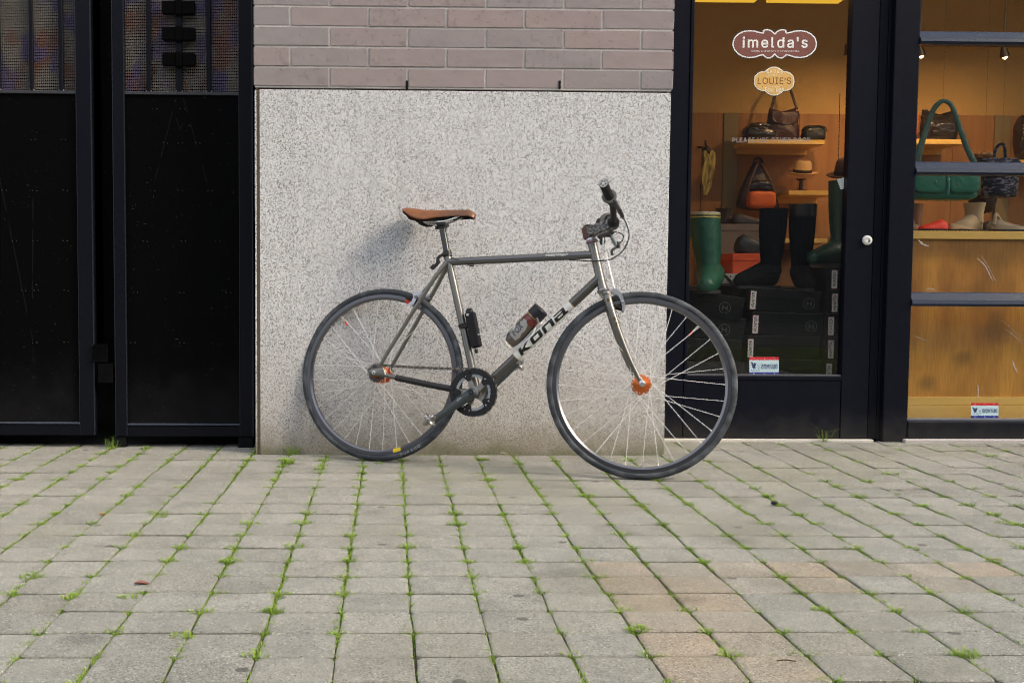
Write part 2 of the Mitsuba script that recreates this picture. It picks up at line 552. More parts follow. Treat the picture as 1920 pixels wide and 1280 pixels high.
def sett_mesh(i, j):
    r = np.random.default_rng(i * 977 + j * 31 + 500000)
    gap = 0.0021
    x0, x1, y0, y1 = X0 + i * PX + gap, X0 + (i + 1) * PX - gap, Y0 + j * PY + gap * 1.1, Y0 + (j + 1) * PY - gap * 1.1
    y1 = min(y1, 0.405 if x0 > 1.1 else 9)
    jit = lambda s: (r.random() - 0.5) * s
    # shared unevenness of the bed, so that rows wander together
    bx_, by_ = 0.010 * (meshkit.noise(np.array([i * 0.31, j * 0.23, 1.0])) - 0.5), 0.008 * (meshkit.noise(np.array([i * 0.21, j * 0.37, 7.0])) - 0.5)
    c = [np.array(q) + [jit(.006) + bx_, jit(.0045) + by_] for q in ((x0, y0), (x1, y0), (x1, y1), (x0, y1))]
    k = 0.008 + 0.008 * r.random()
    ring = []
    for a in range(4):
        p, q, s = c[a], c[(a - 1) % 4], c[(a + 1) % 4]
        ring += [p + unit(q - p) * k * (0.7 + .6 * r.random()), p + (unit(q - p) + unit(s - p)) * k * 0.28, p + unit(s - p) * k * (0.7 + .6 * r.random())]
    ring = np.array(ring)
    mid = ring.mean(0)
    h = jit(.0035) + 0.004 * (meshkit.noise(np.array([i * 0.4, j * 0.4, 3.0])) - 0.5)
    tx, ty = jit(.020), jit(.018)
    zt = lambda P: h + (P - mid) @ [tx, ty]
    inn = mid + (ring - mid) * (1 - 0.0038 / 0.07)
    V = np.vstack([np.column_stack([inn, zt(inn)]), np.column_stack([ring, zt(ring) - 0.0024]), np.column_stack([ring, np.full(12, -0.016)])])
    F = []
    for a in range(12):
        b = (a + 1) % 12
        F += [[12 + a, b, a], [12 + a, 12 + b, b], [24 + a, 12 + b, 12 + a], [24 + a, 24 + b, 12 + b]]
        if 0 < a < 11:
            F.append([0, a, a + 1])
    return trimesh.Trimesh(V, F, process=False)


cells = []
for i in range(-12, 24):
    for j in range(-12, 21):
        cx_, cy_ = X0 + (i + .5) * PX, Y0 + (j + .5) * PY
        if cy_ > 0.36 or (cy_ > -0.03 and -0.52 < cx_ < 1.10) or (cy_ > 0.30 and cx_ < 0):
            continue
        P = (np.array([cx_, cy_, 0]) - EYE) @ CAM.T
        sx, sy = CX + FOC * P[0] / max(P[2], .1), CY + FOC * P[1] / max(P[2], .1)
        seen = P[2] > 0.5 and -75 < sx < 1995 and sy < 1320
        cells.append((seen, P[2], i, j))
labels['paving'] = {'kind': 'structure'}
front = sorted([c for c in cells if c[0]], key=lambda c: c[1])
rest = [c for c in cells if not c[0]] + front[299:]


def sett_uv(i, j):
    r = np.random.default_rng(i * 77 + j * 1313 + 900000)
    return (r.random(), TAN.get((i, j), 0.0) if (i, j) in TAN else max(0.0, 0.10 * r.random() - 0.04))


for _, _, i, j in front[:299]:
    put('paving__paver', sett_mesh(i, j), 'm_paver', uv=sett_uv(i, j), ang=28)
ms, uvs = [], []
for _, _, i, j in rest:
    m = trimesh.graph.smooth_shade(sett_mesh(i, j), angle=math.radians(28), facet_minarea=None)
    ms.append(m)
    uvs.append(np.tile(sett_uv(i, j), (len(m.vertices), 1)))
scene['paving__far_paver'] = mikit.ply(trimesh.util.concatenate(ms), 'm_paver', smooth=True, uv=np.vstack(uvs))
labels['paving__far_paver'] = {'kind': 'stuff'}

# grass and moss in the joints: short blades along the joints, fuller tufts at the crossings
BV, BF, BU = [], [], []


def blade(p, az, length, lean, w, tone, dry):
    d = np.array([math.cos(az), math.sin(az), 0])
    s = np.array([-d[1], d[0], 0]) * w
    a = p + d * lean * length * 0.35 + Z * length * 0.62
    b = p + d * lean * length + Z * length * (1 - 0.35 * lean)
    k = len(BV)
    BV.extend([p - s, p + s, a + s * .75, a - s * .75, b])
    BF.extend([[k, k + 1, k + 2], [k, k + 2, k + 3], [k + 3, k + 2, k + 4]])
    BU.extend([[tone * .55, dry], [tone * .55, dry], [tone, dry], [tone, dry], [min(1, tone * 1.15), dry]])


def tuft(x, y, n, rad, h, ratio=1.0, z=-0.008, dryness=0.05):
    t0 = 0.35 + 0.5 * nrg.random()
    for _ in range(n):
        a, q = nrg.random() * 6.283, rad * math.sqrt(nrg.random())
        p = np.array([x + q * math.cos(a), y + q * math.sin(a) * ratio, z])
        blade(p, a + nrg.normal() * .9, h * (0.45 + 0.75 * nrg.random()), 0.25 + 0.75 * nrg.random(), 0.0006 + 0.0007 * nrg.random(), np.clip(t0 + nrg.normal() * .2, 0, 1), nrg.random() if nrg.random() < dryness * 4 else 0.3)


def lush(x, y):
    "how green a joint is: thick in the middle ground, thin in front and near the shop"
    a = float(meshkit.fbm(np.array([x * 1.3, y * 1.5, 2.0]), 3, 5))
    g = np.interp(y, [-2.7, -2.2, -1.85, -1.3, -0.5, -0.1, 0.4], [0.30, 0.50, 0.92, 1.2, 1.2, 1.0, 0.60])
    if x > 1.0:
        g *= np.interp(x, [1.0, 2.6], [0.85, 0.5])
    return float(np.clip(g * (1.9 * a - 0.02), 0, 1))


def free(x, y):
    return not (y > -0.012 and -0.53 < x < 1.108) and y < (0.39 if x > 1.1 else 0.20)


for i in range(-9, 22):
    x = X0 + i * PX
    for j in range(-4, 21):
        y = Y0 + j * PY
        if not free(x, y):
            continue
        L = lush(x, y)
        wild = float(meshkit.noise(np.array([i * 1.7, j * 2.3, 4.0])))
        # tuft at the crossing
        if wild * 1.05 < L * 1.25:
            s = 0.5 + nrg.random()
            tuft(x + nrg.normal() * .003, y + nrg.normal() * .004, int(64 * s * (0.5 + L)), 0.017 * s + 0.006, 0.011 + 0.010 * nrg.random(), 0.7)
        # along the joint running away from the viewer
        for k in range(36):
            yy = y + PY * nrg.random()
            l2 = lush(x, yy) * (0.3 + 1.3 * float(meshkit.noise(np.array([x * 9, yy * 16, 6.0]))))
            if free(x, yy) and nrg.random() < l2 * (0.95 if x < 1.25 else 0.5):
                tuft(x + nrg.normal() * .0036, yy, 6, 0.0068, 0.0095 + 0.006 * nrg.random())
        # along the cross joint
        for k in range(14):
            xx = x + PX * nrg.random()
            l2 = lush(xx, y) * (0.1 + 1.0 * float(meshkit.noise(np.array([xx * 13, y * 9, 8.0]))))
            if free(xx, y) and nrg.random() < l2 * (0.42 if x < 1.25 else 0.2):
                tuft(xx, y + nrg.normal() * .0012, 3, 0.0035, 0.0080 + 0.004 * nrg.random(), 0.3)
# ragged fringe along the foot of the wall and a few stronger patches that stand out
for k in range(60):
    x = -0.45 + 1.5 * nrg.random()
    if float(meshkit.noise(np.array([x * 7, 3.0, 1.0]))) > 0.55:
        tuft(x, -0.014 - 0.012 * nrg.random(), 16, 0.016, 0.012, 0.3)
for px_, py_, n_, r_, h_ in [(425, 1055, 60, .020, .022), (345, 1192, 70, .026, .018), (510, 1147, 55, .017, .020), (1198, 1182, 70, .020, .022), (1810, 1228, 80, .026, .022),
                             (300, 968, 50, .022, .018), (135, 1120, 60, .020, .020), (240, 1085 + 36, 50, .02, .02), (1570, 912, 60, .026, .018), (1440, 928, 50, .022, .016), (1735, 948, 50, .022, .016),
                             (1880, 980, 50, .024, .016), (1865, 962, 40, .02, .014), (1685, 965, 50, .018, .014), (1710, 898, 45, .02, .014), (540, 868, 90, .022, .030), (600, 880, 70, .022, .022),
                             (905, 863, 80, .024, .022), (972, 870, 50, .018, .02), (710, 868, 40, .016, .018), (1810, 1150 - 66, 50, .02, .016), (1540, 1142, 60, .02, .016), (1720, 1185, 50, .018, .016)]:
    g = gnd(px_, py_)
    tuft(g[0], g[1], n_ * 2, r_, h_, 0.7)
m = trimesh.Trimesh(np.array(BV), BF, process=False)
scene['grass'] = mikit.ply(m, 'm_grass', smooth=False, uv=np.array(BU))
labels['grass'] = {'label': 'short grass and moss growing in the joints between the paving setts', 'category': 'grass', 'kind': 'stuff'}

# weeds one can point at
for px_, py_, h_, n_, rad_, lab in [(212, 838, .060, 46, .030, 'clump of bright green grass blades at the foot of the black gate'),
                                    (1546, 829, .100, 26, .020, 'spindly grass seed stalk growing at the dark shop door'),
                                    (548, 853, .050, 60, .026, 'leafy green weed at the left foot of the stone panel')]:
    BV, BF, BU = [], [], []
    g = gnd(px_, py_)
    tuft(g[0], g[1], n_, rad_, h_, 0.5)
    k = thing('weed', lab, 'weed')
    scene[k] = mikit.ply(trimesh.Trimesh(np.array(BV), BF, process=False), 'm_grass', smooth=False, uv=np.array(BU))

# litter on the setts
def leaf(px_, py_, length, wide, az, col, label):
    g = gnd(px_, py_)
    t = np.linspace(0, 1, 9)
    P = []
    d, s = np.array([math.cos(az), math.sin(az), 0]), np.array([-math.sin(az), math.cos(az), 0])
    for a in t:
        w = wide * math.sin(math.pi * a) ** 0.8 * 0.5
        P.append([g + d * (a - .5) * length + s * w * b + Z * (0.0045 + 0.0035 * b * b + 0.002 * math.sin(a * 5)) for b in (-1, -.5, 0, .5, 1)])
    P = np.array(P)
    top = grid_mesh(P)
    bot = grid_mesh(P - Z * 0.0006)
    bot.invert()
    k = thing('fallen_leaf', label, 'leaf')
    put(k, [top, bot], 'm_satin', col, number=False, ang=60)


leaf(266, 1097, .032, .020, .2, (0.26, 0.095, 0.075), 'dusty red fallen leaf on the grey setts')
leaf(193, 967, .020, .014, .6, (0.48, 0.24, 0.06), 'small orange brown fallen leaf beside a grassy joint')
leaf(945, 852.6, .030, .012, .1, (0.62, 0.56, 0.44), 'pale curled leaf lying at the foot of the stone panel')
leaf(1785, 877, .018, .014, .4, (0.70, 0.66, 0.50), 'cream coloured petal on the setts in front of the shop window')
for px_, py_, L_, az, lab in [(1474, 1244, .034, -.12, 'short dark twig on the tan setts in front'), (1905, 933, .040, -.05, 'brown twig on the setts near the right edge'), (1868, 1053, .028, -.6, 'pale straw stalk on a joint at the right')]:
    g = gnd(px_, py_)
    d = np.array([math.cos(az), math.sin(az), 0])
    k = thing('twig', lab, 'twig')
    put(k, sweep(spline([g - d * L_ / 2 + Z * .006, g + Z * .0075 + Yv * .0006, g + d * L_ / 2 + Z * .006], 4), 0.0013, 6), 'm_matte', (0.09, 0.06, 0.04) if 'pale' not in lab else (0.42, 0.34, 0.2), number=False)
g = gnd(1452, 946)
k = thing('pebble', 'lone dark pebble on the setts right of the front wheel', 'pebble')
b = trimesh.creation.icosphere(2, 1.0)
b.vertices = b.vertices * [.012, .008, .007] * (0.8 + 0.4 * meshkit.noise(b.vertices * 2 + 9)[:, None]) + g + Z * .006
put(k, b, 'm_matte', (0.03, 0.028, 0.026), number=False)

# ------------------------------------------------------------------ brick pier with its stone panel
WL, WR, PT = -0.531, 1.112, 1.440
pier = thing('brick_pier', 'mauve grey brick wall above a speckled stone panel, between gate and shop door', 'wall')
# lower panel: two slabs with a hairline seam, a shallow strip at the left end
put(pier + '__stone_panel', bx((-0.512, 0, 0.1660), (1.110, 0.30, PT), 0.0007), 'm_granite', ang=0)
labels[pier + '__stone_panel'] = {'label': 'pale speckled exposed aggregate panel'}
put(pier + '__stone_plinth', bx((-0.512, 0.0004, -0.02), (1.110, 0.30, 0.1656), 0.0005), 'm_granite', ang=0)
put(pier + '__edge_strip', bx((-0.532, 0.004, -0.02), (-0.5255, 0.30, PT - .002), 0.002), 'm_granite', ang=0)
put(pier + '__sealant', bx((-0.5254, 0.009, -0.02), (-0.5121, 0.30, PT - .002)), 'm_matte', (0.21, 0.165, 0.125), ang=0)
CH, BL = 0.0778, 0.3065
nb = 0
JX = [618, 544]
for r in range(16):
    z0 = 1.4515 + r * CH
    zc = z0 + 0.0335
    j0 = at(618 if r % 2 == 0 else 544, 140, 0)[0]
    xs = sorted([j0 + BL * k for k in range(-3, 6) if WL + .004 < j0 + BL * k < WR + .004])
    edges = [WL - 0.004] + xs + [WR + 0.006]
    for a, b in zip(edges[:-1], edges[1:]):
        g0 = 0.0 if a == edges[0] else 0.0040
        g1 = 0.0 if b == edges[-1] else 0.0040
        dz = rng.uniform(-.0009, .0009)
        put(pier + '__brick', bx((a + g0, rng.uniform(0.0002, 0.0028), z0 + 0.0037 + dz), (b - g1, 0.09, z0 + CH - 0.0037 + dz), 0.0014), 'm_brick', uv=(rng.random(), rng.random()), ang=0)
put(pier + '__mortar', bx((WL, 0.0048, 1.4485), (WR, 0.30, 1.4515 + 16 * CH)), 'm_mortar', ang=0)
put(pier + '__bed_joint', bx((WL + .01, 0.022, PT + .0005), (WR - .01, 0.29, 1.4484)), 'm_matte', (0.10, 0.075, 0.055), ang=0)
for px_ in (763, 1049.5):
    q = at(px_, 159, 0)
    put(pier + '__weep_hole', bx((q[0] - .0042, -0.0016, q[2] - .016), (q[0] + .0042, 0.012, q[2] + .016), 0.0012), 'm_matte', (0.004, 0.004, 0.004), ang=0)

#%%GATE
GY = 0.17                       # front face of the gate
gx = lambda p, q=400: at(p, q, GY)[0]
gz = lambda q, p=300: at(p, q, GY)[2]
HI = 2.35


def gate_part(t, name, lo, hi, ch=0.0025, mat='m_gate', col=None):
    return put(t + '__' + name, bx(lo, hi, ch), mat, col, ang=0)


ZT = gz(172)
left = thing('gate_leaf', 'left black steel gate leaf with wire mesh above, cut by the photo edge', 'gate', None)
right = thing('gate_leaf', 'right black steel gate leaf with lock blocks on its mesh, beside the stone panel', 'gate', None)
for t, xa, xb, zb, stile, bars in ((left, gx(-150), gx(178, 800), gz(816), .062, (-60, -5, 57, 113)), (right, gx(213), gx(474), gz(818), .048, (278, 335, 391))):
    zb0 = zb
    iw0, iw1 = xa + stile, xb - (.062 if t == left else .056)
    gate_part(t, 'stile', (xa, GY, zb0), (iw0, GY + .05, HI), mat='m_gateframe')
    gate_part(t, 'stile', (iw1, GY, zb0), (xb, GY + .05, HI), mat='m_gateframe')
    gate_part(t, 'bottom_rail', (iw0 + .0005, GY + .001, zb0), (iw1 - .0005, GY + .05, zb0 + .046), mat='m_gateframe')
    gate_part(t, 'top_rail', (iw0 + .0005, GY + .001, HI - .05), (iw1 - .0005, GY + .05, HI), mat='m_gateframe')
    gate_part(t, 'rail_lip', (iw0 + .0005, GY - .004, zb0 + .0465), (iw1 - .0005, GY + .03, zb0 + .0535), .0015, 'm_satin', (0.055, 0.065, 0.095))
    for xe in ((xb - .0035, xb + .0015), (iw0 - .0035, iw0 + .0003), (iw1 - .0003, iw1 + .0025), (xa - .0012, xa + .0022)):
        gate_part(t, 'stile_highlight', (xe[0], GY - .0012, zb0 + .001), (xe[1], GY + .006, HI - .001), .0004, 'm_satin', (0.018, 0.021, 0.034))  # lighter strips painted as highlights along the stile edges
    gate_part(t, 'sheet_panel', (iw0 + .0005, GY + .013, zb0 + .0545), (iw1 - .0005, GY + .018, ZT - .012), .0)
    gate_part(t, 'panel_cap', (iw0 + .0005, GY + .002, ZT - .0115), (iw1 - .0005, GY + .034, ZT), .001, 'm_satin', (0.045, 0.048, 0.058))
    for k, pb in enumerate(bars):
        w = .0115 if (t == right and pb == 335) else .008
        x = gx(pb, 90)
        gate_part(t, 'bar', (x - w, GY + .004, ZT + .0005), (x + w, GY + .022, HI - .051), .0015, mat='m_gateframe')
        put(t + '__weld', hull([((x - w, GY + .008, ZT + .003), .0035), ((x + w, GY + .008, ZT + .003), .0035)], 6), 'm_satin', (0.22, 0.22, 0.25))
    # woven wire: crimped in the photo, here wires over and under by a wire's thickness
    wires = []
    z = ZT + .004
    kk = 0
    top = 1.875
    while z < top:
        wires.append(bx((iw0, GY + .0275, z - .00075), (iw1, GY + .0288, z + .00075)))
        z += .0062
    x = iw0 + .003
    while x < iw1:
        wires.append(bx((x - .0006, GY + .0289, ZT), (x + .0006, GY + .0299, top)))
        x += .0078
    k = put(t + '__wire_mesh', wires, 'm_wire', ang=0)
    labels[k] = {'kind': 'stuff', 'label': 'fine woven wire mesh'}
# rivets in pairs on the sheets
for py_, xs in ((262, (62, 119)), (357, (8, 65, 122)), (452, (27, 66, 122)), (545, (44, 68, 124)), (642, (65, 124)), (205, (290, 342)), (268, (310, 338, 371)), (358, (286, 338, 394)), (453, (272, 344, 408)), (549, (254, 341, 429)), (642, (249, 341))):
    for x in xs:
        t = left if x < 200 else right
        for dx in (-4, 4):
            q = at(x + dx, py_ + rng.uniform(-1, 1), GY + .013)
            put(t + '__rivet', hull([(q, .0022)], 6), 'm_satin', (0.05, 0.05, 0.055))
# lock blocks on the right leaf
xc = gx(335.5, 60)
for py_ in (15, 64, 112):
    zz = gz(py_)
    for s in (-1, 1):
        gate_part(right, 'lock_block', (xc + s * .0135, GY - .012, zz - .026), (xc + s * .066, GY + .012, zz + .026), .003)
    gate_part(right, 'lock_boss', (xc - .0135, GY - .016, zz - .030), (xc + .0135, GY + .003, zz + .030), .004)
# hasp plates in the gap
q0, q1 = at(173, 645, GY - .01), at(202, 679, GY - .01)
gate_part(left, 'hasp_plate', (q0[0], GY - .014, q1[2]), (q1[0], GY - .004, q0[2]), .002)
q0, q1 = at(183, 681, GY - .01), at(211, 718, GY - .01)
gate_part(right, 'hasp_plate', (q0[0], GY - .010, q1[2]), (q1[0], GY + .0, q0[2]), .002)
# feet of the right leaf
for a, b in ((213, 235), (446, 474)):
    gate_part(right, 'foot', (gx(a, 830), GY + .006, -.012), (gx(b, 830), GY + .044, gz(818) - .0005), .003)
# posts between and beside the leaves, set back
gf = thing('gate_surround', 'black steel posts and lintel round the gate, seen in the dark gaps beside the leaves', 'gate surround')
put(gf + '__post', bx((gx(183), GY + .075, gz(716)), (gx(207), GY + .13, HI + .02), .003), 'm_gate', ang=0)
put(gf + '__post', bx((gx(474.8), GY + .055, -.02), (gx(489), GY + .12, HI + .02), .003), 'm_gate', ang=0)
put(gf + '__lintel', bx((-3.4, 0.10, HI + .03), (-0.536, 0.40, 3.0), .004), 'm_gate', ang=0)
put(gf + '__side_pier', bx((-4.6, 0.02, -.03), (gx(-152), 0.6, HI + .025)), 'm_mortar', ang=0)
# the dark passage behind the gate
pas = bx((-3.2, 0.30, -0.03), (-0.533, 4.5, 2.6))
pas.update_faces(~((np.abs(pas.triangles_center[:, 1] - 0.30) < 1e-4) | (np.abs(pas.triangles_center[:, 2] + .03) < 1e-4)))
struct('passage_wall', pas, 'm_matte', col=(0.02, 0.02, 0.024), ang=0)
struct('passage_floor', sheet(-3.2, -0.533, 0.30, 4.5, -0.005), 'm_asphalt', ang=0)
# ------------------------------------------------------------------ bicycle
F, U, N = np.array([0.92561778, -0.37845968, 0]), np.array([0.06204627, 0.15174966, 0.98646961]), np.array([-0.37333897, -0.91309381, 0.1639442])
CR = np.array([-0.03091941, -0.125048, 0.33145379])
FF, UF, NF = np.array([0.98657515, -0.16330794, 0]), np.array([0.0275645, 0.16652255, 0.98565229]), np.array([-0.16096484, -0.97242005, 0.16878851])
CF = np.array([0.89931835, -0.51581233, 0.33117917])


def B(s, u, n=0.0):
    "point of the bicycle's own frame: forward s, up u from the rear axle, n out of its drive side"
    return CR + s * F + u * U + n * N


def W(s, u, n=0.0):
    "the same for the steered front wheel"
    return CF + s * FF + u * UF + n * NF


def plane_hit(px, py, C, Nn, n):
    v = ray(px, py)
    return EYE + v * (((C + Nn * n - EYE) @ Nn) / (v @ Nn))


bp = lambda px, py, n=0.0: plane_hit(px, py, CR, N, n)
fp = lambda px, py, n=0.0: plane_hit(px, py, CF, NF, n)

GUN = (0.178, 0.171, 0.160)
BLACK, CHROME, SILVER = (0.012, 0.012, 0.014), (0.72, 0.72, 0.72), (0.60, 0.60, 0.61)
ORANGE = (0.62, 0.135, 0.015)
bk = thing('bicycle', 'grey flat bar bicycle with brown saddle leaning on the stone panel', 'bicycle')
fr = bk + '__frame'
ST0, ST1 = B(.398, -.057), B(.2405, .476)
SC = B(.248, .442)
H0, H1 = B(.851, .345), B(.805, .509)
AX = unit(H1 - H0)
DT = B(.834, .380)
put(fr + '__seat_tube', tube(ST0, ST1, .0143, n=24), 'm_paintmetal', GUN)
put(fr + '__top_tube', tube(SC, B(.806, .470), .0148, n=24), 'm_paintmetal', (0.150, 0.150, 0.156))
put(fr + '__head_tube', lathe([(0, -.004), (.0178, -.004), (.0178, .006), (.0168, .012), (.0168, .158), (.0178, .164), (.0178, .172), (0, .172)], H0, AX, 28), 'm_paintmetal', GUN)
put(fr + '__down_tube', tube(ST0, DT, .0172, n=28), 'm_paintmetal', (0.125, 0.120, 0.116))
DD = unit(DT - ST0)
DL = np.linalg.norm(DT - ST0)
wa, wb = (B(.538, .087) - ST0) @ DD, (B(.740, .284) - ST0) @ DD
put(fr + '__white_band', lathe([(.0173, wa), (.01765, wa), (.01765, wb), (.0173, wb)], ST0, DD, 32), 'm_gloss', (0.80, 0.79, 0.77))
labels[fr + '__white_band'] = {'label': 'white band with black lettering on the down tube'}
for q in (wa - .002, wb + .002):
    put(fr + '__gold_line', lathe([(.0173, q - .0008), (.0177, q - .0008), (.0177, q + .0008), (.0173, q + .0008)], ST0, DD, 32), 'm_satin', (0.45, 0.30, 0.10))


def wrapped(m, p0, axis, r, out, lift=.0003):
    "lays flat lettering round a tube: its x along the axis, its y round it, centred on the side 'out'"
    m = m.subdivide_to_size(.004)
    out = unit(out - axis * (out @ axis))
    side = np.cross(out, axis)
    v = m.vertices
    a = v[:, 1] / r
    R = (r + lift + v[:, 2])[:, None]
    V = p0 + v[:, :1] * axis + R * (np.cos(a)[:, None] * out + np.sin(a)[:, None] * side)
    return trimesh.Trimesh(V, m.faces, process=False)


HL, SK = .0285, .0102                        # chunky block letters, leaning like the painted ones


def block_letters():
    w = .052
    k_ = unary_union([sbox(0, 0, SK * 1.25, HL), Polygon([(SK * .9, HL * .38), (SK * 1.9, HL * .38), (w, HL), (w - SK * 1.7, HL)]), Polygon([(SK * 1.2, HL * .62), (SK * .9, HL * .36), (w - SK * 1.6, 0), (w + .002, 0), (SK * 2.3, HL * .60)])])
    o_ = sbox(0, 0, w, HL).buffer(-.005).buffer(.005).difference(sbox(SK * 1.35, SK * .72, w - SK * 1.35, HL - SK * .72).buffer(-.001).buffer(.001))
    n_ = sbox(0, 0, w, HL).buffer(-.005).buffer(.005).union(sbox(0, 0, w, HL * .4)).difference(sbox(SK * 1.35, -.01, w - SK * 1.35, HL - SK * .80))
    a_ = sbox(0, 0, w, HL).buffer(-.005).buffer(.005).union(sbox(w - SK * 1.3, 0, w + .008, SK * .7)).difference(sbox(SK * 1.3, SK * .60, w - SK * 1.35, HL * .44)).difference(sbox(-.01, HL * .62, w - SK * 1.35, HL - SK * .62))
    return unary_union([affinity.skew(affinity.translate(g, i * .0595, 0), xs=14, origin=(0, 0)) for i, g in enumerate((k_, o_, n_, a_))])


t = trimesh.util.concatenate([trimesh.creation.extrude_polygon(g, .0006, engine='earcut') for g in block_letters().geoms])
t.vertices[:, 0] *= .240 / np.ptp(t.vertices[:, 0])
t.vertices[:, 0] += wa + .018 - t.vertices[:, 0].min()
t.vertices[:, 1] -= .0165
put(fr + '__lettering', wrapped(t, ST0, DD, .0177, N), 'm_satin', (0.012, 0.011, 0.011), ang=0)
TT = unit(B(.806, .470) - SC)
t = meshkit.text_mesh('Paddy Wagon', .0085, .0004, True)
t.vertices[:, 0] *= .082 / np.ptp(t.vertices[:, 0])
t.vertices[:, 0] += (B(.634, .466) - SC) @ TT
t.vertices[:, 1] -= .000
put(fr + '__lettering', wrapped(t, SC, TT, .0148, N), 'm_satin', (0.80, 0.80, 0.78), ang=0)
for s in (1, -1):
    put(fr + '__seat_stay', sweep(spline([B(.246, .440, .012 * s), B(.205, .370, .030 * s), B(.130, .236, .044 * s), B(.012, .022, .056 * s)], 6), np.linspace(.0092, .0072, 19), 14), 'm_paintmetal', GUN)
    put(fr + '__chain_stay', sweep(spline([B(.385, -.056, .016 * s), B(.330, -.050, .034 * s), B(.200, -.032, .044 * s), B(.038, -.006, .055 * s)], 6), np.linspace(.0105, .0080, 19), 14), 'm_paintmetal', GUN)
    put(fr + '__dropout', hull([(B(.0, .0, .059 * s), .014), (B(.030, .016, .0575 * s), .008), (B(.040, -.006, .0575 * s), .008), (B(-.012, .004, .059 * s), .0135)], 10), 'm_paintmetal', GUN)
put(fr + '__stay_guard', sweep(spline([B(.315, -.0485, .0365), B(.200, -.032, .046), B(.085, -.014, .053)], 8), .0122, 14), 'm_satin', (0.020, 0.020, 0.023))
put(fr + '__bottom_bracket', lathe([(0, -.034), (.020, -.034), (.020, .034), (0, .034)], ST0, N, 24), 'm_paintmetal', GUN)
put(fr + '__stay_bridge', tube(B(.137, .300, -.034), B(.137, .300, .034), .0065), 'm_paintmetal', GUN)
put(fr + '__seat_clamp', lathe([(.0145, 0), (.0172, 0), (.0172, .014), (.0145, .014)], B(.2455, .462), unit(ST1 - ST0), 20), 'm_satin', BLACK)
put(fr + '__cable_stop', obox(B(.345, .4275, .003), TT * .008, N * .003, U * .003, .001), 'm_satin', BLACK, ang=0)
put(fr + '__cable_stop', obox(B(.728, .4515, .003), TT * .007, N * .003, U * .003, .001), 'm_satin', BLACK, ang=0)

# ---- wheels
TR = .0135


def add_wheel(name, P, C, ex, ey, en, valve, cap, hubw, seed, spin, cog=False):
    w = bk + '__' + name
    a = np.linspace(0, 2 * np.pi, 19)[:-1]
    put(w + '__tyre', lathe([(.3225 + TR * math.cos(q), TR * math.sin(q)) for q in a], C, en, 120, closed=True), 'm_tyre', ang=60)
    rim = [(.3135, -.0100), (.3125, -.0112), (.3000, -.0112), (.2925, -.0060), (.2915, 0), (.2925, .0060), (.3000, .0112), (.3125, .0112), (.3135, .0100)]
    put(w + '__rim', lathe(rim, C, en, 120, closed=True), 'm_metal', (0.20, 0.20, 0.22), ang=25)
    hub = []
    fl = hubw
    prof = [(0, -.050), (.0055, -.050), (.0085, -.048), (.010, -fl - .012), (.016, -fl - .006), (.0335, -fl - .0022), (.0350, -fl), (.0345, -fl + .0022), (.020, -fl + .004), (.0150, -fl + .012), (.0150, fl - .012), (.020, fl - .004),
            (.0345, fl - .0022), (.0350, fl), (.0335, fl + .0022), (.016, fl + .006), (.010, fl + .012), (.0085, .048), (.0055, .050), (0, .050)]
    put(w + '__hub', lathe(prof, C, en, 32), 'm_paintmetal', ORANGE)
    labels[w + '__hub'] = {'label': 'orange anodised hub'}
    for s in (-1, 1):
        put(w + '__axle_nut', lathe([(0, 0), (.0115, 0), (.0115, .003), (.0090, .0035), (.0080, .012), (.0045, .0135), (.0045, .010), (0, .010)], C + en * s * .0615, en * s, 6 if cog else 20), 'm_metal', CHROME, ang=30)
    n = 32
    for k in range(n):
        s = 1 if k % 2 == 0 else -1
        j = k // 2
        sgn = 1 if j % 2 == 0 else -1
        ra = 2 * np.pi * k / n + spin
        ha = ra + sgn * math.radians(66)
        p0 = P(.0315 * math.cos(ha), .0315 * math.sin(ha), s * (fl + sgn * .003))
        p1 = P(.2945 * math.cos(ra), .2945 * math.sin(ra), s * .002)
        put(w + '__spoke', tube(p0, p1, .00115, n=6), 'm_satin', (0.80, 0.80, 0.80))
        put(w + '__nipple', tube(p1 + (p0 - p1) * .045, p1, .0017, .0022, n=6), 'm_metal', (0.80, 0.79, 0.76))
    for k in range(16):
        a = 2 * np.pi * (k + .5) / 16 + spin
        put(w + '__spoke_head', hull([(P(.0318 * math.cos(a), .0318 * math.sin(a), fl + .0026), .0019)], 6), 'm_satin', (0.78, 0.76, 0.72))
    va = valve
    d0, d1, d2 = P(.292 * math.cos(va), .292 * math.sin(va)), P(.262 * math.cos(va), .262 * math.sin(va)), P(.246 * math.cos(va), .246 * math.sin(va))
    put(w + '__valve', tube(d0, d1, .0026, n=8), 'm_metal', (0.70, 0.62, 0.45))
    put(w + '__valve_cap', hull([(d1, .0032), (d2, .0030)], 8), 'm_satin', (0.72, 0.035, 0.030))
    return w


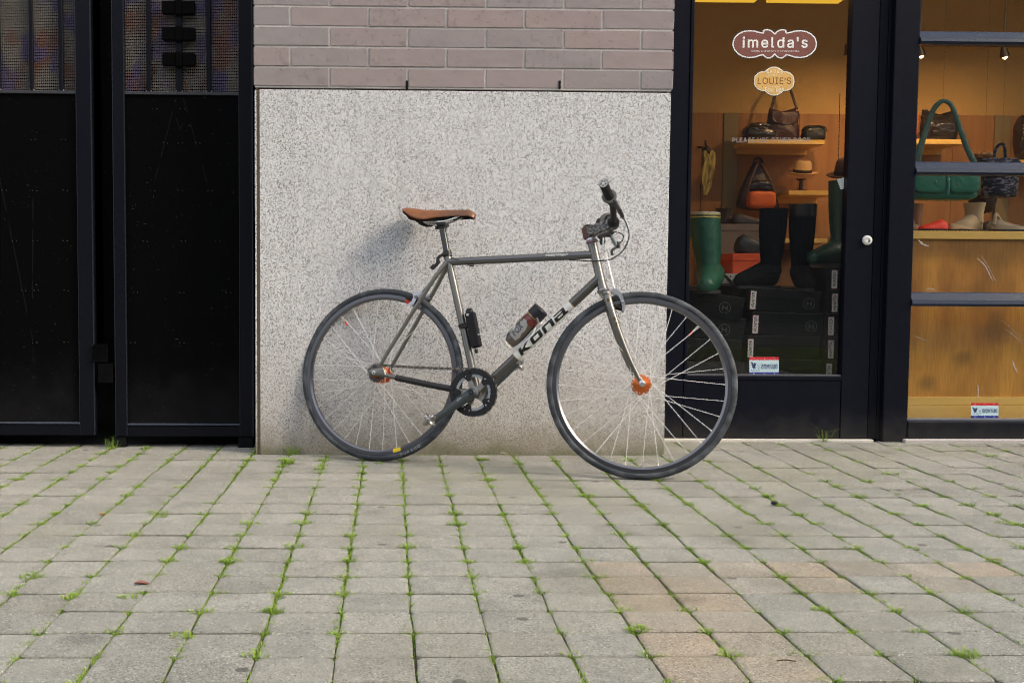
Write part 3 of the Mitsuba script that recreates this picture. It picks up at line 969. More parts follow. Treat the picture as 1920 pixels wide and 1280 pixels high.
def side_letters(w, P, s, a0, height, r, n, col, cw=True, step=1.0):
    "raised letters round the side of a tyre"
    out = []
    a = a0
    for ch in s:
        if ch != ' ':
            m = meshkit.text_mesh(ch, height, .0003, True)
            wid = np.ptp(m.vertices[:, 0])
            m.vertices[:, 0] -= m.vertices[:, 0].min() + wid / 2
            m.vertices[:, 1] -= height / 2
        else:
            m, wid = None, height * .5
        half = (wid / 2 + .0011) / r * step
        a += half if not cw else -half
        if m is not None:
            v = m.vertices
            if cw:      # upright with the feet towards the axle
                R, th = r + v[:, 1], a - v[:, 0] / r
            else:
                R, th = r - v[:, 1], a + v[:, 0] / r
            nn = np.sqrt(np.maximum(TR ** 2 - (R - .3225) ** 2, 1e-6)) + .0003 + v[:, 2]
            m.vertices = np.array([P(q * math.cos(t), q * math.sin(t), z) for q, t, z in zip(R, th, nn)])
            if not cw or True:
                trimesh.repair.fix_normals(m)
            out.append(m)
        a += half if not cw else -half
    put(w + '__lettering', out, 'm_matte', col, ang=0)


def ang_of(p, C, ex, ey):
    d = p - C
    return math.atan2(d @ ey, d @ ex)


rw = add_wheel('rear_wheel', B, CR, F, U, N, ang_of(bp(642, 596), CR, F, U), None, .026, 1, .10, cog=True)
fwl = add_wheel('front_wheel', W, CF, FF, UF, NF, ang_of(fp(1300, 620), CF, FF, UF), None, .027, 2, .02)
side_letters(rw, B, 'DURANO', ang_of(bp(750, 848), CR, F, U), .0108, .3222, 0, (0.40, 0.41, 0.42), cw=False, step=1.35)
side_letters(rw, B, 'SCHWALBE', ang_of(bp(608, 604), CR, F, U), .0066, .3235, 0, (0.22, 0.24, 0.25), cw=True, step=1.25)
side_letters(fwl, W, 'SCHWALBE DURANO', ang_of(fp(1290, 580), CF, FF, UF), .0062, .3225, 0, (0.15, 0.16, 0.17), cw=True, step=1.15)
# stickers on the rear rim
for p, wd, col, nm in ((bp(768, 560.5, .012), .028, (0.72, 0.06, 0.03), 'red rim sticker'), (bp(743, 840, .012), .032, (0.85, 0.60, 0.02), 'yellow rim sticker')):
    a = ang_of(p, CR, F, U)
    V = []
    for t in np.linspace(-wd / .6, wd / .6, 9):
        V.append([B(r * math.cos(a + t), r * math.sin(a + t), n) for r, n in ((.2935, .0072), (.2998, .0116), (.3085, .0116))])
    m = grid_mesh(np.array(V))
    k = put(rw + '__sticker', m, 'm_satin', col, ang=0)
    labels[k] = {'label': nm}

# ---- fork, headset, stem, bars
fk = bk + '__fork'
for s in (1, -1):
    put(fk + '__blade', sweep(spline([W(-.126, .322, .030 * s), W(-.117, .285, .044 * s), W(-.086, .190, .053 * s), W(-.046, .090, .054 * s), W(-.012, .022, .053 * s), W(0, 0, .0535 * s)], 6),
                                 np.interp(np.linspace(0, 1, 31), [0, .2, .8, 1], [.0150, .0145, .0080, .0085]), 16), 'm_paintmetal', (0.170, 0.164, 0.154))
    put(fk + '__fork_end', hull([(W(0, 0, .0535 * s), .0105), (W(-.006, .020, .0535 * s), .006)], 10), 'm_paintmetal', GUN)
put(fk + '__crown', hull([(W(-.128, .322, .034), .015), (W(-.128, .322, -.034), .015), (H0 - AX * .018, .017)], 12), 'm_paintmetal', GUN)
for px_, py_, q in ((1140, 562, .047), (1152, 597, .053), (1155.5, 607, .054)):
    p = fp(px_, py_, q + .0145)
    put(fk + '__gold_decal', obox(p, FF * .0045, (UF + NF * .12) * .0045, NF * .0004), 'm_metal', (0.55, 0.38, 0.14), ang=0)
hs = bk + '__headset'
put(hs + '__lower_cup', lathe([(.012, -.016), (.0215, -.016), (.0242, -.010), (.0215, -.004), (.012, -.004)], H0, AX, 28), 'm_metal', (0.40, 0.38, 0.40))
put(hs + '__upper_cup', lathe([(.012, 0), (.0205, 0), (.0235, .006), (.0205, .011), (.012, .011)], H1 + AX * .004, AX, 28), 'm_metal', (0.36, 0.26, 0.34))
put(hs + '__spacer', lathe([(.012, 0), (.0190, 0), (.0190, .007), (.012, .007)], H1 + AX * .0155, AX, 28), 'm_metal', (0.60, 0.58, 0.60))
put(hs + '__spacer', lathe([(.012, 0), (.0180, 0), (.0180, .005), (.012, .005)], H1 + AX * .023, AX, 28), 'm_satin', (0.05, 0.02, 0.045))
S0 = H1 + AX * .046
C0 = fp(1150, 420, 0.0) + NF * 0.012
st = bk + '__stem'
sd = unit(C0 - S0)
sside = unit(np.cross(AX, sd))
sup = np.cross(sd, sside)
put(st + '__extension', hull([(S0 + sside * a + sup * b, .007) for a in (-.012, .012) for b in (-.013, .013)] + [(C0 + sside * a + sup * b, .007) for a in (-.012, .012) for b in (-.013, .012)], 10), 'm_stem', ang=40)
labels[st + '__extension'] = {'label': 'stem with a pale floral print on black'}
put(st + '__steerer_clamp', hull([(S0 - sd * .016 + sside * a + AX * b, .006) for a in (-.014, .014) for b in (-.019, .017)] + [(S0 + sside * a + AX * b, .006) for a in (-.015, .015) for b in (-.019, .017)], 10), 'm_satin', (0.10, 0.045, 0.035))
put(st + '__top_cap', lathe([(0, 0), (.0165, 0), (.0155, .005), (0, .006)], S0 + AX * .0235 - sd * .003, AX, 20), 'm_satin', BLACK)
for b in (-.009, .009):
    p = S0 - sd * .0215 + AX * b
    put(st + '__pinch_bolt', lathe([(0, 0), (.0048, 0), (.0048, .003), (.0022, .003), (.0022, .001), (0, .001)], p + NF * .009, unit(NF * .8 - sd), 12), 'm_metal', SILVER)
put(st + '__bar_clamp', lathe([(0, -.023), (.0205, -.023), (.0215, -.020), (.0215, .020), (.0205, .023), (0, .023)], C0, NF, 24), 'm_satin', BLACK)
hb = bk + '__handlebar'
E1 = fp(1131.5, 346, .302)
rel = E1 - C0 - NF * .302
up_, bk_ = rel @ UF, rel @ FF


def bar_pt(n):
    a = abs(n)
    return C0 + NF * n + UF * up_ * np.interp(a, [0, .04, .115, .302], [0, .02, .62, 1.0]) + FF * bk_ * np.interp(a, [0, .05, .13, .302], [0, 0, .22, 1.0])


nn = np.array([-.302, -.25, -.19, -.14, -.105, -.075, -.045, -.02, 0, .02, .045, .075, .105, .14, .19, .25, .302])
put(hb + '__bar', sweep(spline([bar_pt(q) for q in nn], 5), .0112, 16), 'm_satin', (0.016, 0.016, 0.018))
for s in (1, -1):
    q = [bar_pt(s * a) for a in (.186, .22, .26, .300)]
    put(hb + '__grip', sweep(spline(q, 5), np.interp(np.linspace(0, 1, 16), [0, .1, .9, 1], [.0170, .0160, .0160, .0165]), 20), 'm_matte', (0.020, 0.020, 0.022))
    d = unit(bar_pt(s * .21) - bar_pt(s * .18))
    put(hb + '__grip_flange', lathe([(0, -.003), (.024, -.003), (.0262, -.001), (.0262, .001), (.024, .003), (0, .003)], bar_pt(s * .187), d, 32), 'm_matte', (0.150, 0.150, 0.156))
    e = unit(bar_pt(s * .302) - bar_pt(s * .26))
    put(hb + '__bar_end', lathe([(0, 0), (.0168, 0), (.0168, .003), (.0155, .005), (0, .005)], bar_pt(s * .301), e, 24), 'm_satin', BLACK)
    o = bar_pt(s * .301) + e * .0052
    ring = Point(0, 0).buffer(.0140, 24).difference(Point(0, 0).buffer(.0112, 24))
    star = unary_union([affinity.rotate(sbox(-.0014, 0, .0014, .0120), 72 * k, origin=(0, 0)) for k in range(5)] + [Point(0, 0).buffer(.0050, 12).difference(Point(0, 0).buffer(.0026, 12))])
    xx = unit(np.cross(UF, e)) * 1.0
    put(hb + '__end_emblem', plate(unary_union([ring, star]), o, xx, np.cross(e, xx), .0008), 'm_satin', (0.62, 0.62, 0.62), ang=0)
for s in (1, -1):
    lv = hb + '__brake_lever'
    c = bar_pt(s * .150)
    d = unit(bar_pt(s * .16) - bar_pt(s * .14))
    put(hb + '__lever_clamp', lathe([(.010, -.008), (.0165, -.008), (.0165, .008), (.010, .008)], c, d, 18), 'm_satin', BLACK)
    if s > 0:
        p0, p1, p2 = fp(1168.5, 409, .095), fp(1161, 393, .150), fp(1151.5, 377, .235)
        put(hb + '__lever_body', hull([(c + FF * .012 - UF * .004, .0085), (p1, .0075), (p0 * .75 + p1 * .25, .0070)], 10), 'm_satin', (0.020, 0.021, 0.024))
        put(hb + '__brake_lever', sweep(spline([p0 * .2 + p1 * .8, p1 * .45 + p2 * .55 - UF * .004, p2], 8), np.linspace(.0062, .0050, 17), 10, flat=(UF, .8)), 'm_satin', (0.022, 0.023, 0.026))
        put(hb + '__barrel_adjuster', tube(p0 * 1.0, p0 + (p1 - p0) * .35, .0045, n=12), 'm_metal', (0.30, 0.30, 0.32))
        NEARCAB = p0
    else:
        p0, p1 = fp(1143.5, 437, -.110), fp(1155, 460, -.150)
        put(hb + '__lever_body', hull([(p0, .0085), (p0 * .3 + p1 * .7, .0085), (p1, .0065)], 10), 'm_satin', (0.27, 0.33, 0.37))
        put(hb + '__brake_lever', sweep(spline([p1 + FF * .002, fp(1157, 463, -.16), fp(1150, 467, -.20), fp(1147, 471, -.22), fp(1147.5, 478, -.235)], 6), .0052, 10), 'm_satin', (0.07, 0.072, 0.078))
        put(hb + '__lever_pivot', hull([(fp(1158, 456, -.15), .0075), (fp(1159, 462, -.15), .0075)], 8), 'm_satin', (0.03, 0.03, 0.033))
        FARCAB = fp(1160, 457, -.14)
# black lamp bracket below the stem
lb = bk + '__lamp_bracket'
put(lb, [obox(fp(1129, 450, .022), FF * .009, NF * .010, UF * .016, .003), obox(fp(1139, 441, .018), FF * .013, NF * .010, UF * .006, .003), hull([(fp(1124, 444, .02), .008), (fp(1148, 436, .02), .008)], 8)], 'm_satin', (0.016, 0.016, 0.019))
put(bk + '__lamp_lens', obox(fp(1131, 452, .034), FF * .0022, NF * .002, UF * .013, .0008), 'm_gloss', (0.72, 0.72, 0.72), ang=0)
# ---- cables
cb = bk + '__cable'
put(cb, sweep(spline([NEARCAB, fp(1174, 419, .085), fp(1179.5, 441, .06), fp(1172, 464, .03), fp(1158, 479, .01), fp(1140, 487.5, 0), bp(1110, 489.5, .026), bp(1084, 488, .010), B(.728, .4505, .003)], 8), .0023, 8), 'm_satin', (0.022, 0.022, 0.024))
put(cb, sweep(spline([FARCAB, fp(1166, 452, -.125), fp(1169, 443, -.11), fp(1163, 437.5, -.08), fp(1152, 434.5, -.03), fp(1141, 434.5, .012), fp(1133, 446, .016), fp(1134, 456, .012)], 8), .0022, 8), 'm_satin', (0.024, 0.024, 0.026))
put(cb, sweep([B(.728, .4505, .003), B(.5, .4395, .004), B(.345, .4270, .003)], .0009, 6), 'm_metal', (0.5, 0.5, 0.5))
put(cb, sweep(spline([fp(1134, 456, .012), fp(1138, 482, .010), fp(1146, 515, .016), fp(1151, 537, .020)], 6), .0011, 6), 'm_metal', (0.8, 0.8, 0.8))
put(cb, sweep(spline([B(.338, .4275, .003), B(.275, .455, .019), bp(848, 484, .020), bp(843, 479, .018)], 6), .0018, 6), 'm_satin', (0.024, 0.024, 0.026))
# ---- brakes
def caliper(name, hit, near, center, n1, cn):
    k = bk + '__' + name
    poly = Polygon(near)
    for s, nm in ((1, 'arm'), (-1, 'arm')):
        o = n1 * s - (.003 if s > 0 else -.003)
        P3 = np.array([hit(x, y, n1) for x, y in near]) - cn * (n1 * (1 - s))
        m = []
        c = P3.mean(0)
        a = P3 + cn * .0035
        b = P3 - cn * .0035
        V = np.vstack([a, b])
        q = len(near)
        pl = Polygon([((p - c) @ unit(np.cross([0, 0, 1], cn)), (p - c)[2]) for p in P3]).buffer(.0012)
        ex = unit(np.cross([0, 0, 1], cn))
        ey = np.cross(cn, ex)
        pl = Polygon([((p - c) @ ex, (p - c) @ ey) for p in P3]).buffer(.0008)
        put(k + '__arm', plate(pl, c - cn * .0035, ex, ey, .007), 'm_metal', (0.66, 0.66, 0.68), ang=0)
    c1 = hit(*center, 0)
    put(k + '__pivot', tube(c1 - cn * (n1 + .006), c1 + cn * (n1 + .008), .0055, n=12), 'm_metal', SILVER)
    return k


k = caliper('rear_brake', bp, [(774, 549), (784, 546.5), (795, 548.5), (799, 556), (789, 561.5), (781, 560.5), (776, 570), (767, 573.5), (765, 571), (773, 564), (776, 556)], (790, 554), .022, N)
put(k + '__pad', obox(B(.112, .292, .020), unit(F * .85 - U * .35) * .020, N * .005, unit(U * .85 + F * .35) * .006, .002), 'm_matte', (0.03, 0.02, 0.02))
put(k + '__pad', obox(B(.112, .292, -.020), unit(F * .85 - U * .35) * .020, N * .005, unit(U * .85 + F * .35) * .006, .002), 'm_matte', (0.03, 0.02, 0.02))
put(k + '__adjuster', sweep([bp(791, 548, .026), bp(797, 538, .024)], .0032, 8), 'm_metal', SILVER)
put(k + '__cable', sweep(spline([bp(797, 538, .024), bp(803, 524, .018), bp(808, 508, .010)], 6), .0011, 6), 'm_metal', (0.75, 0.75, 0.75))
k = caliper('front_brake', fp, [(1151, 541), (1156, 541.5), (1163, 547), (1167.5, 556), (1171, 568), (1172, 577), (1169, 582.5), (1166.5, 582), (1167, 574), (1163.5, 562), (1159, 554), (1152, 550), (1147, 546)], (1148, 548), .024, NF)
put(k + '__pad', obox(fp(1160, 575, .021), unit(FF * .9 - UF * .25) * .022, NF * .005, unit(UF * .9 + FF * .25) * .006, .002), 'm_matte', (0.025, 0.025, 0.025))
put(k + '__pad', obox(fp(1160, 575, .021) - NF * .042, unit(FF * .9 - UF * .25) * .022, NF * .005, unit(UF * .9 + FF * .25) * .006, .002), 'm_matte', (0.025, 0.025, 0.025))
put(k + '__pad_bolt', lathe([(0, 0), (.0052, 0), (.0048, .004), (0, .005)], fp(1167.5, 566, .028), NF, 12), 'm_metal', SILVER)
put(k + '__adjuster', tube(fp(1151, 537, .020), fp(1153.5, 544, .024), .0034, n=10), 'm_metal', SILVER)
# ---- seat post and saddle
sp = bk + '__seat_post'
SD = unit(ST1 - ST0)
put(sp + '__tube', tube(ST1 - SD * .02, bp(829.0, 425), .0128, n=20), 'm_gloss', (0.014, 0.013, 0.016))
pc = bp(830, 421.5)
put(sp + '__clamp', [obox(pc, F * .020, N * .024, U * .006, .003), obox(pc - U * .010, F * .014, N * .015, U * .007, .003), obox(bp(819.5, 427), F * .006, N * .008, U * .007, .002)], 'm_satin', (0.014, 0.014, 0.016), ang=0)
sa = bk + '__saddle'
s0, s1 = (bp(759, 398) - CR) @ F, (bp(891, 398) - CR) @ F
Ls = s1 - s0
u0 = (bp(830, 396.5) - CR) @ U


def saddle_ring(f, shrink=0.0, inner=False):
    w = np.interp(f, [0, .03, .10, .20, .30, .42, .55, .75, .94, .985, 1.0], [.034, .048, .060, .063, .057, .044, .032, .0240, .0215, .017, .010])
    top = np.interp(f, [0, .05, .15, .32, .5, .75, .92, 1.0], [.0135, .0160, .0125, .0055, .0045, .0060, .0050, -.0080])
    drop = np.interp(f, [0, .06, .16, .26, .36, .5, .7, .9, 1.0], [.014, .028, .046, .052, .047, .036, .031, .030, .022])
    ring = []
    m = 15
    for j in range(m):
        a = -1 + 2 * j / (m - 1)
        ring.append((a * w, top - drop * abs(a) ** 2.0))
    for j in range(m - 2, 0, -1):
        a = -1 + 2 * j / (m - 1)
        ring.append((a * w * .90, min(top - .006, top - drop * abs(a) ** 2.0 - .0045) if abs(a) < .95 else top - drop * abs(a) ** 2.0 - .003))
    s = s0 + f * Ls
    return [B(s, u0 + z, n) for n, z in ring]


fs = np.concatenate([[0, .012, .03, .06], np.linspace(.1, .92, 19), [.955, .98, 1.0]])
m = loft([saddle_ring(f) for f in fs])
uvv = np.zeros((len(m.vertices), 2))
rel = (m.vertices - CR)
fv = (rel @ F - s0) / Ls
uvv[:, 0] = np.clip(np.interp(fv, [0, .05, .5, .75, .93, 1], [.25, .0, .15, .75, .6, .0]), 0, 1)
scene[sa + '__cover'] = mikit.ply(m, 'm_leather', smooth=True, uv=uvv)
def under_shade_ring(f):
    w = np.interp(f, [0, .03, .10, .20, .30, .42, .55, .75, .92, 1.0], [.030, .043, .055, .058, .052, .040, .028, .019, .016, .010])
    top = np.interp(f, [0, .05, .15, .32, .5, .75, .92, 1.0], [.0135, .0160, .0125, .0055, .0045, .0060, .0050, -.0080]) - .0062
    drop = np.interp(f, [0, .06, .16, .26, .36, .5, .7, .9, 1.0], [.012, .026, .044, .050, .045, .034, .028, .026, .018])
    aa = np.linspace(-1, 1, 13)
    up = [(a * w, top - drop * a * a) for a in aa]
    lo = [(a * w * .97, top - drop * a * a - .0022) for a in aa[::-1]]
    return [B(s0 + f * Ls, u0 + z, n) for n, z in up + lo]


put(sa + '__under_shade', loft([under_shade_ring(f) for f in np.linspace(.02, .97, 20)]), 'm_matte', (0.010, 0.009, 0.009), ang=50)  # black sheet standing in for the shadow under the cover
labels[sa + '__cover'] = {'label': 'worn brown leather cover with darker nose'}
for s in (1, -1):
    put(sa + '__rail', sweep(spline([B(s0 + .05, u0 - .016, .030 * s), B(s0 + .085, u0 - .040, .026 * s), B(s0 + .125, u0 - .0445, .0215 * s), B(s0 + .175, u0 - .0425, .0215 * s), B(s0 + .215, u0 - .030, .018 * s), B(s0 + .250, u0 - .013, .010 * s)], 6), .0036, 8), 'm_metal', (0.75, 0.75, 0.76))
put(sa + '__under_shell', loft([[B(s0 + f * Ls, u0 + z - .012 - dz, n) for n, z in ((-w, -.012), (-w * .5, -.004), (w * .5, -.004), (w, -.012), (w * .5, -.017), (-w * .5, -.017))] for f, w, dz in ((.07, .026, .0), (.15, .036, .004), (.3, .036, .006), (.5, .020, .004), (.8, .011, .0))]), 'm_matte', (0.02, 0.018, 0.017), ang=50)
for x, y, rr in ((773, 408, .008), (786, 414.5, .007)):
    put(sa + '__rivet_tab', hull([(bp(x, y, .012), rr), (bp(x, y, -.02), rr)], 8), 'm_satin', (0.03, 0.022, 0.018))
br = bk + '__light_mount'
put(br + '__strap', lathe([(.0130, -.006), (.0175, -.006), (.0175, .006), (.0130, .006)], bp(838.5, 474), SD, 20), 'm_satin', BLACK)
put(br + '__arm', sweep(spline([bp(838, 475, .017), bp(827, 479, .016), bp(821.5, 484, .015), bp(820.5, 490, .014), bp(824, 493, .014)], 5), .0062, 10), 'm_satin', (0.030, 0.030, 0.034))
put(br + '__block', [hull([(bp(823, 490, .014), .006), (bp(812, 503, .012), .0065)], 10), obox(bp(811.5, 500.5, .012), unit(F + U) * .010, N * .007, unit(U - F) * .0065, .002)], 'm_satin', (0.022, 0.022, 0.025))

# ---- drive
cr = bk + '__crankset'
CC = B(.3955, -.0575, .047)


def ring_plate(poly, C, d, thick):
    return plate(poly, C - d * thick / 2, F, U, thick) if d @ np.cross(F, U) > 0 else plate(affinity.scale(poly, -1, 1, origin=(0, 0)), C - d * thick / 2, -F, U, thick)


nrm = N if np.cross(F, U) @ N > 0 else -N
bolts = [math.atan2(240, -95), math.atan2(170, 180), math.atan2(-115, 190), math.atan2(-235, -65), math.atan2(-15, -245)]
guard = Point(0, 0).buffer(.0890, 48).difference(Point(0, 0).buffer(.0690, 48))
for a in bolts:
    tab = affinity.rotate(Polygon([(.048, -.008), (.056, -.012), (.072, -.021), (.072, .021), (.056, .012), (.048, .008)]), a, origin=(0, 0), use_radians=True)
    guard = guard.union(tab)
for a in bolts:
    for s in (-1, 1):
        c = affinity.rotate(affinity.rotate(Polygon([(.0635, -.0015), (.0745, -.0065), (.0765, .0030), (.0640, .0030)]), 0), 0)
        c = affinity.translate(c, 0, .0095 * s - .001)
        guard = guard.difference(affinity.rotate(c, a, origin=(0, 0), use_radians=True).buffer(-.0006))
put(cr + '__guard_ring', plate(guard, CC + nrm * .002, F, U, .004) if nrm @ N > 0 else ring_plate(guard, CC, N, .004), 'm_satin', (0.010, 0.010, 0.012), ang=0)
inner = Point(0, 0).buffer(.0700, 48).difference(Point(0, 0).buffer(.0585, 48))
for a in bolts:
    inner = inner.difference(affinity.rotate(sbox(.04, -.013, .08, .013), a, origin=(0, 0), use_radians=True))
put(cr + '__inner_bevel', plate(inner, CC - N * .0005, F, U, .003), 'm_satin', (0.33, 0.37, 0.41), ang=0)
tp = []
for k in range(44):
    a = 2 * np.pi * k / 44
    tp += [(.0868 * math.cos(a - .045), .0868 * math.sin(a - .045)), (.0908 * math.cos(a - .018), .0908 * math.sin(a - .018)), (.0908 * math.cos(a + .018), .0908 * math.sin(a + .018)), (.0868 * math.cos(a + .045), .0868 * math.sin(a + .045))]
teeth = Polygon(tp).difference(Point(0, 0).buffer(.0700, 48))
put(cr + '__chainring', plate(teeth, CC - N * .0050, F, U, .0030), 'm_metal', (0.16, 0.16, 0.17), ang=0)
for a in bolts:
    arm = affinity.rotate(Polygon([(.010, -.013), (.056, -.0075), (.060, -.004), (.060, .004), (.056, .0075), (.010, .013)]), a, origin=(0, 0), use_radians=True)
    put(cr + '__spider_arm', plate(arm, CC - N * .0045, F, U, .0035), 'm_metal', (0.55, 0.52, 0.48), ang=0)
    p = CC + N * .0060 + F * .055 * math.cos(a) + U * .055 * math.sin(a)
    put(cr + '__chainring_bolt', lathe([(0, 0), (.0052, 0), (.0050, .002), (.0026, .002), (.0026, .001), (0, .001)], p, N, 12), 'm_satin', (0.02, 0.02, 0.022))
PA = bp(812, 788, .088)
PB = B(.4000, -.0580, .070)
pd = unit(PA - PB)
pq = np.cross(N, pd)
put(cr + '__crank_arm', hull([(PB + N * .004, .0140), (PB - N * .006 + pq * .004, .0160), (PB - N * .006 - pq * .004, .0160), (PA + N * .001, .0105), (PA - N * .004, .0120)], 18), 'm_satin', (0.050, 0.064, 0.074), ang=50)
put(cr + '__crank_bolt', lathe([(.0092, .0), (.0098, .0), (.0098, .003), (.0046, .003), (.0046, -.004), (0, -.004)], PB + N * .0155, N, 20), 'm_satin', (0.008, 0.008, 0.009))
put(cr + '__collar', lathe([(.0155, 0), (.0195, 0), (.0195, .004), (.0155, .004)], PB - N * .006, N, 28), 'm_metal', (0.78, 0.78, 0.78))
t = text_at('XTR', PB + pd * .052 + N * .0155 + pq * .0, -pd, -np.cross(-pd, -N) if False else np.cross(N, -pd), .0075, .0006, True, center=True)
put(cr + '__lettering', t, 'm_satin', (0.42, 0.46, 0.50), ang=0)
PB2, PA2 = B(.402, -.052, -.066), bp(966, 682, -.078)
put(cr + '__far_crank_arm', hull([(PB2, .019), (PA2, .0155)], 16), 'm_satin', (0.062, 0.078, 0.088), ang=50)
put(cr + '__axle', tube(PB2, PB, .0120, n=18), 'm_metal', (0.4, 0.4, 0.42))


def pedal(name, A, d, ax):
    k = bk + '__' + name
    put(k + '__spindle', tube(A, A + ax * .060, .0060, .0048, n=12), 'm_metal', (0.5, 0.5, 0.5))
    put(k + '__body', hull([(A + ax * .014, .0140), (A + ax * .050, .0120)], 10), 'm_metal', (0.36, 0.35, 0.34))
    x, y, _ = frame_of(ax)
    for q in range(4):
        a = q * math.pi / 2 + .5
        rd = x * math.cos(a) + y * math.sin(a)
        td = np.cross(ax, rd)
        put(k + '__wing', sweep(spline([A + ax * .018 + rd * .007, A + ax * .020 + rd * .019 + td * .004, A + ax * .036 + rd * .022 + td * .006, A + ax * .050 + rd * .018 + td * .004, A + ax * .052 + rd * .007], 4), .0066, 8), 'm_metal', (0.50, 0.49, 0.48))


pedal('pedal', PA + N * .004, pd, N)
pedal('far_pedal', PA2 - N * .006, -pd, -N)
cg = bk + '__cog'
cp = []
for k in range(17):
    a = 2 * np.pi * k / 17
    for da, r in ((-.12, .0305), (-.05, .0355), (.05, .0355), (.12, .0305)):
        cp.append((r * math.cos(a + da), r * math.sin(a + da)))
put(cg, plate(Polygon(cp).difference(Point(0, 0).buffer(.020, 24)), CR + N * .0425, F, U, .004), 'm_metal', (0.11, 0.10, 0.10), ang=0)
# chain: upper run and the wraps it lies on
cz = .0445
a1, a2 = B(.004, .0335, cz), B(.3935, -.0575 + .0885, cz)
pts = []
for a in np.linspace(math.pi * 1.05, math.pi * .52, 10):
    pts.append(CR + F * .0335 * math.cos(a) + U * .0335 * math.sin(a) + N * cz)
L = np.linalg.norm(a2 - a1)
for q in np.linspace(0, 1, 30):
    pts.append(a1 * (1 - q) + a2 * q - U * .004 * math.sin(math.pi * q))
for a in np.linspace(math.pi * .48, -math.pi * .42, 22):
    pts.append(CC - N * .0025 + F * .0885 * math.cos(a) + U * .0885 * math.sin(a))
P = np.array(pts)
ds = np.concatenate([[0], np.cumsum(np.linalg.norm(np.diff(P, axis=0), axis=1))])
links = [[], []]
kk = np.arange(0, ds[-1], .0127)
pin = np.stack([np.interp(kk, ds, P[:, i]) for i in range(3)], 1)
for i in range(len(pin) - 1):
    d = unit(pin[i + 1] - pin[i])
    q = np.cross(N, d)
    w = .0030 if i % 2 else .0018
    for s in (-1, 1):
        cap = LineString([(0, 0), (.0127, 0)]).buffer(.0050, 5).difference(Point(.00635, .0062).buffer(.0028, 4)).difference(Point(.00635, -.0062).buffer(.0028, 4))
        links[i % 2].append(plate(cap, pin[i] + N * (s * w - .0004), d, q, .0009))
    links[0].append(tube(pin[i] - N * .0038, pin[i] + N * .0038, .0022, n=6))
put(bk + '__chain__inner_plates', links[0], 'm_satin', (0.34, 0.31, 0.28), ang=0)
put(bk + '__chain__outer_plates', links[1], 'm_satin', (0.055, 0.048, 0.042), ang=0)
# ---- bottle cage
bax = DD
bo = bp(958, 652.5, 0) * .5 + bp(958, 652.5, 0) * .5
BQ0, BQ1 = bp(955, 643, .0), bp(1002.5, 592.5, .0)          # axis of the bottle: foot and cap end
bax = unit(BQ1 - BQ0)
bup = unit(np.cross(N, bax))
if bup @ U < 0:
    bup = -bup
cage = bk + '__bottle_cage'
rr = .0345
for s in (1, -1):
    c1 = [BQ0 - bax * .006 - bup * .037 + N * s * .010, BQ0 - bax * .007 - bup * .028 + N * s * .020, BQ0 - bax * .004 + bup * .004 + N * s * .036, BQ0 + bax * .02 + bup * .022 + N * s * .030, BQ0 + bax * .055 + bup * .022 + N * s * .029, BQ0 + bax * .075 + bup * .030 + N * s * .020, BQ0 + bax * .085 + bup * .037]
    put(cage + '__wire', sweep(spline(c1, 6), .0026, 8), 'm_metal', CHROME)
    c2 = [BQ0 - bax * .007 - bup * .028 + N * s * .020, BQ0 + bax * .03 - bup * .036 + N * s * .014, BQ0 + bax * .115 - bup * .036 + N * s * .014, BQ0 + bax * .135 - bup * .030 + N * s * .020, BQ0 + bax * .142 - bup * .018 + N * s * .030]
    put(cage + '__wire', sweep(spline(c2, 6), .0026, 8), 'm_metal', CHROME)
cw = [bp(x, y, n) for x, y, n in ((1006.4, 609.5, .010), (995, 630, .024), (961, 657.5, .026), (947, 653, .024), (938.5, 638, .022), (944.3, 627.8, .026), (962.7, 616.4, .027), (966, 605, .020), (971, 598, .010))]
put(cage + '__wire', sweep(spline(cw, 7), .0030, 8), 'm_satin', (0.74, 0.74, 0.73))
put(cage + '__mount', obox(BQ0 + bax * .07 - bup * .0375, bax * .045, N * .010, bup * .0015, .001), 'm_metal', (0.4, 0.4, 0.4), ang=0)

# ------------------------------------------------------------------ bottle in the cage
bt = thing('drink_bottle', 'small grey and red bottle with a black cap in the bicycle\'s wire cage', 'bottle')
R_ = .0315
put(bt + '__body', lathe([(0, 0), (R_ - .006, 0), (R_ - .001, .004), (R_, .010), (R_, .040), (R_ - .0012, .044), (R_, .048), (R_, .100)], BQ0, bax, 36), 'm_gloss', (0.10, 0.080, 0.062))
labels[bt + '__body'] = {'label': 'smoky brown translucent looking body'}
put(bt + '__shoulder', lathe([(R_, .1002), (R_, .112), (R_ - .001, .122), (R_ - .004, .130)], BQ0, bax, 36), 'm_gloss', (0.13, 0.024, 0.021))
labels[bt + '__shoulder'] = {'label': 'dark red shoulder of the bottle'}
put(bt + '__collar_ring', lathe([(R_ - .004, .130), (R_ - .001, .131), (R_ - .001, .134), (R_ - .004, .135)], BQ0, bax, 36), 'm_metal', (0.60, 0.45, 0.25))
put(bt + '__cap', lathe([(R_ - .004, .1355), (R_ + .0005, .136), (R_ + .0005, .172), (R_ - .002, .175), (R_ - .008, .175), (R_ - .010, .168), (0, .168)], BQ0, bax, 36), 'm_satin', (0.012, 0.014, 0.020))
bn = unit(N + bup * .05)
swoosh = Polygon([(.026, -.020), (.046, -.024), (.060, -.018), (.074, -.022), (.098, -.014), (.108, .004), (.104, .016), (.096, .010), (.088, .020), (.080, .010), (.068, .018), (.050, .020), (.030, .018)]).buffer(.002).buffer(-.001)
m = trimesh.creation.extrude_polygon(swoosh, .0003, engine='earcut')
put(bt + '__pale_graphic', wrapped(m, BQ0, bax, R_, bn), 'm_satin', (0.32, 0.32, 0.33), ang=0)
t = meshkit.text_mesh('FOX', .024, .0003, True)
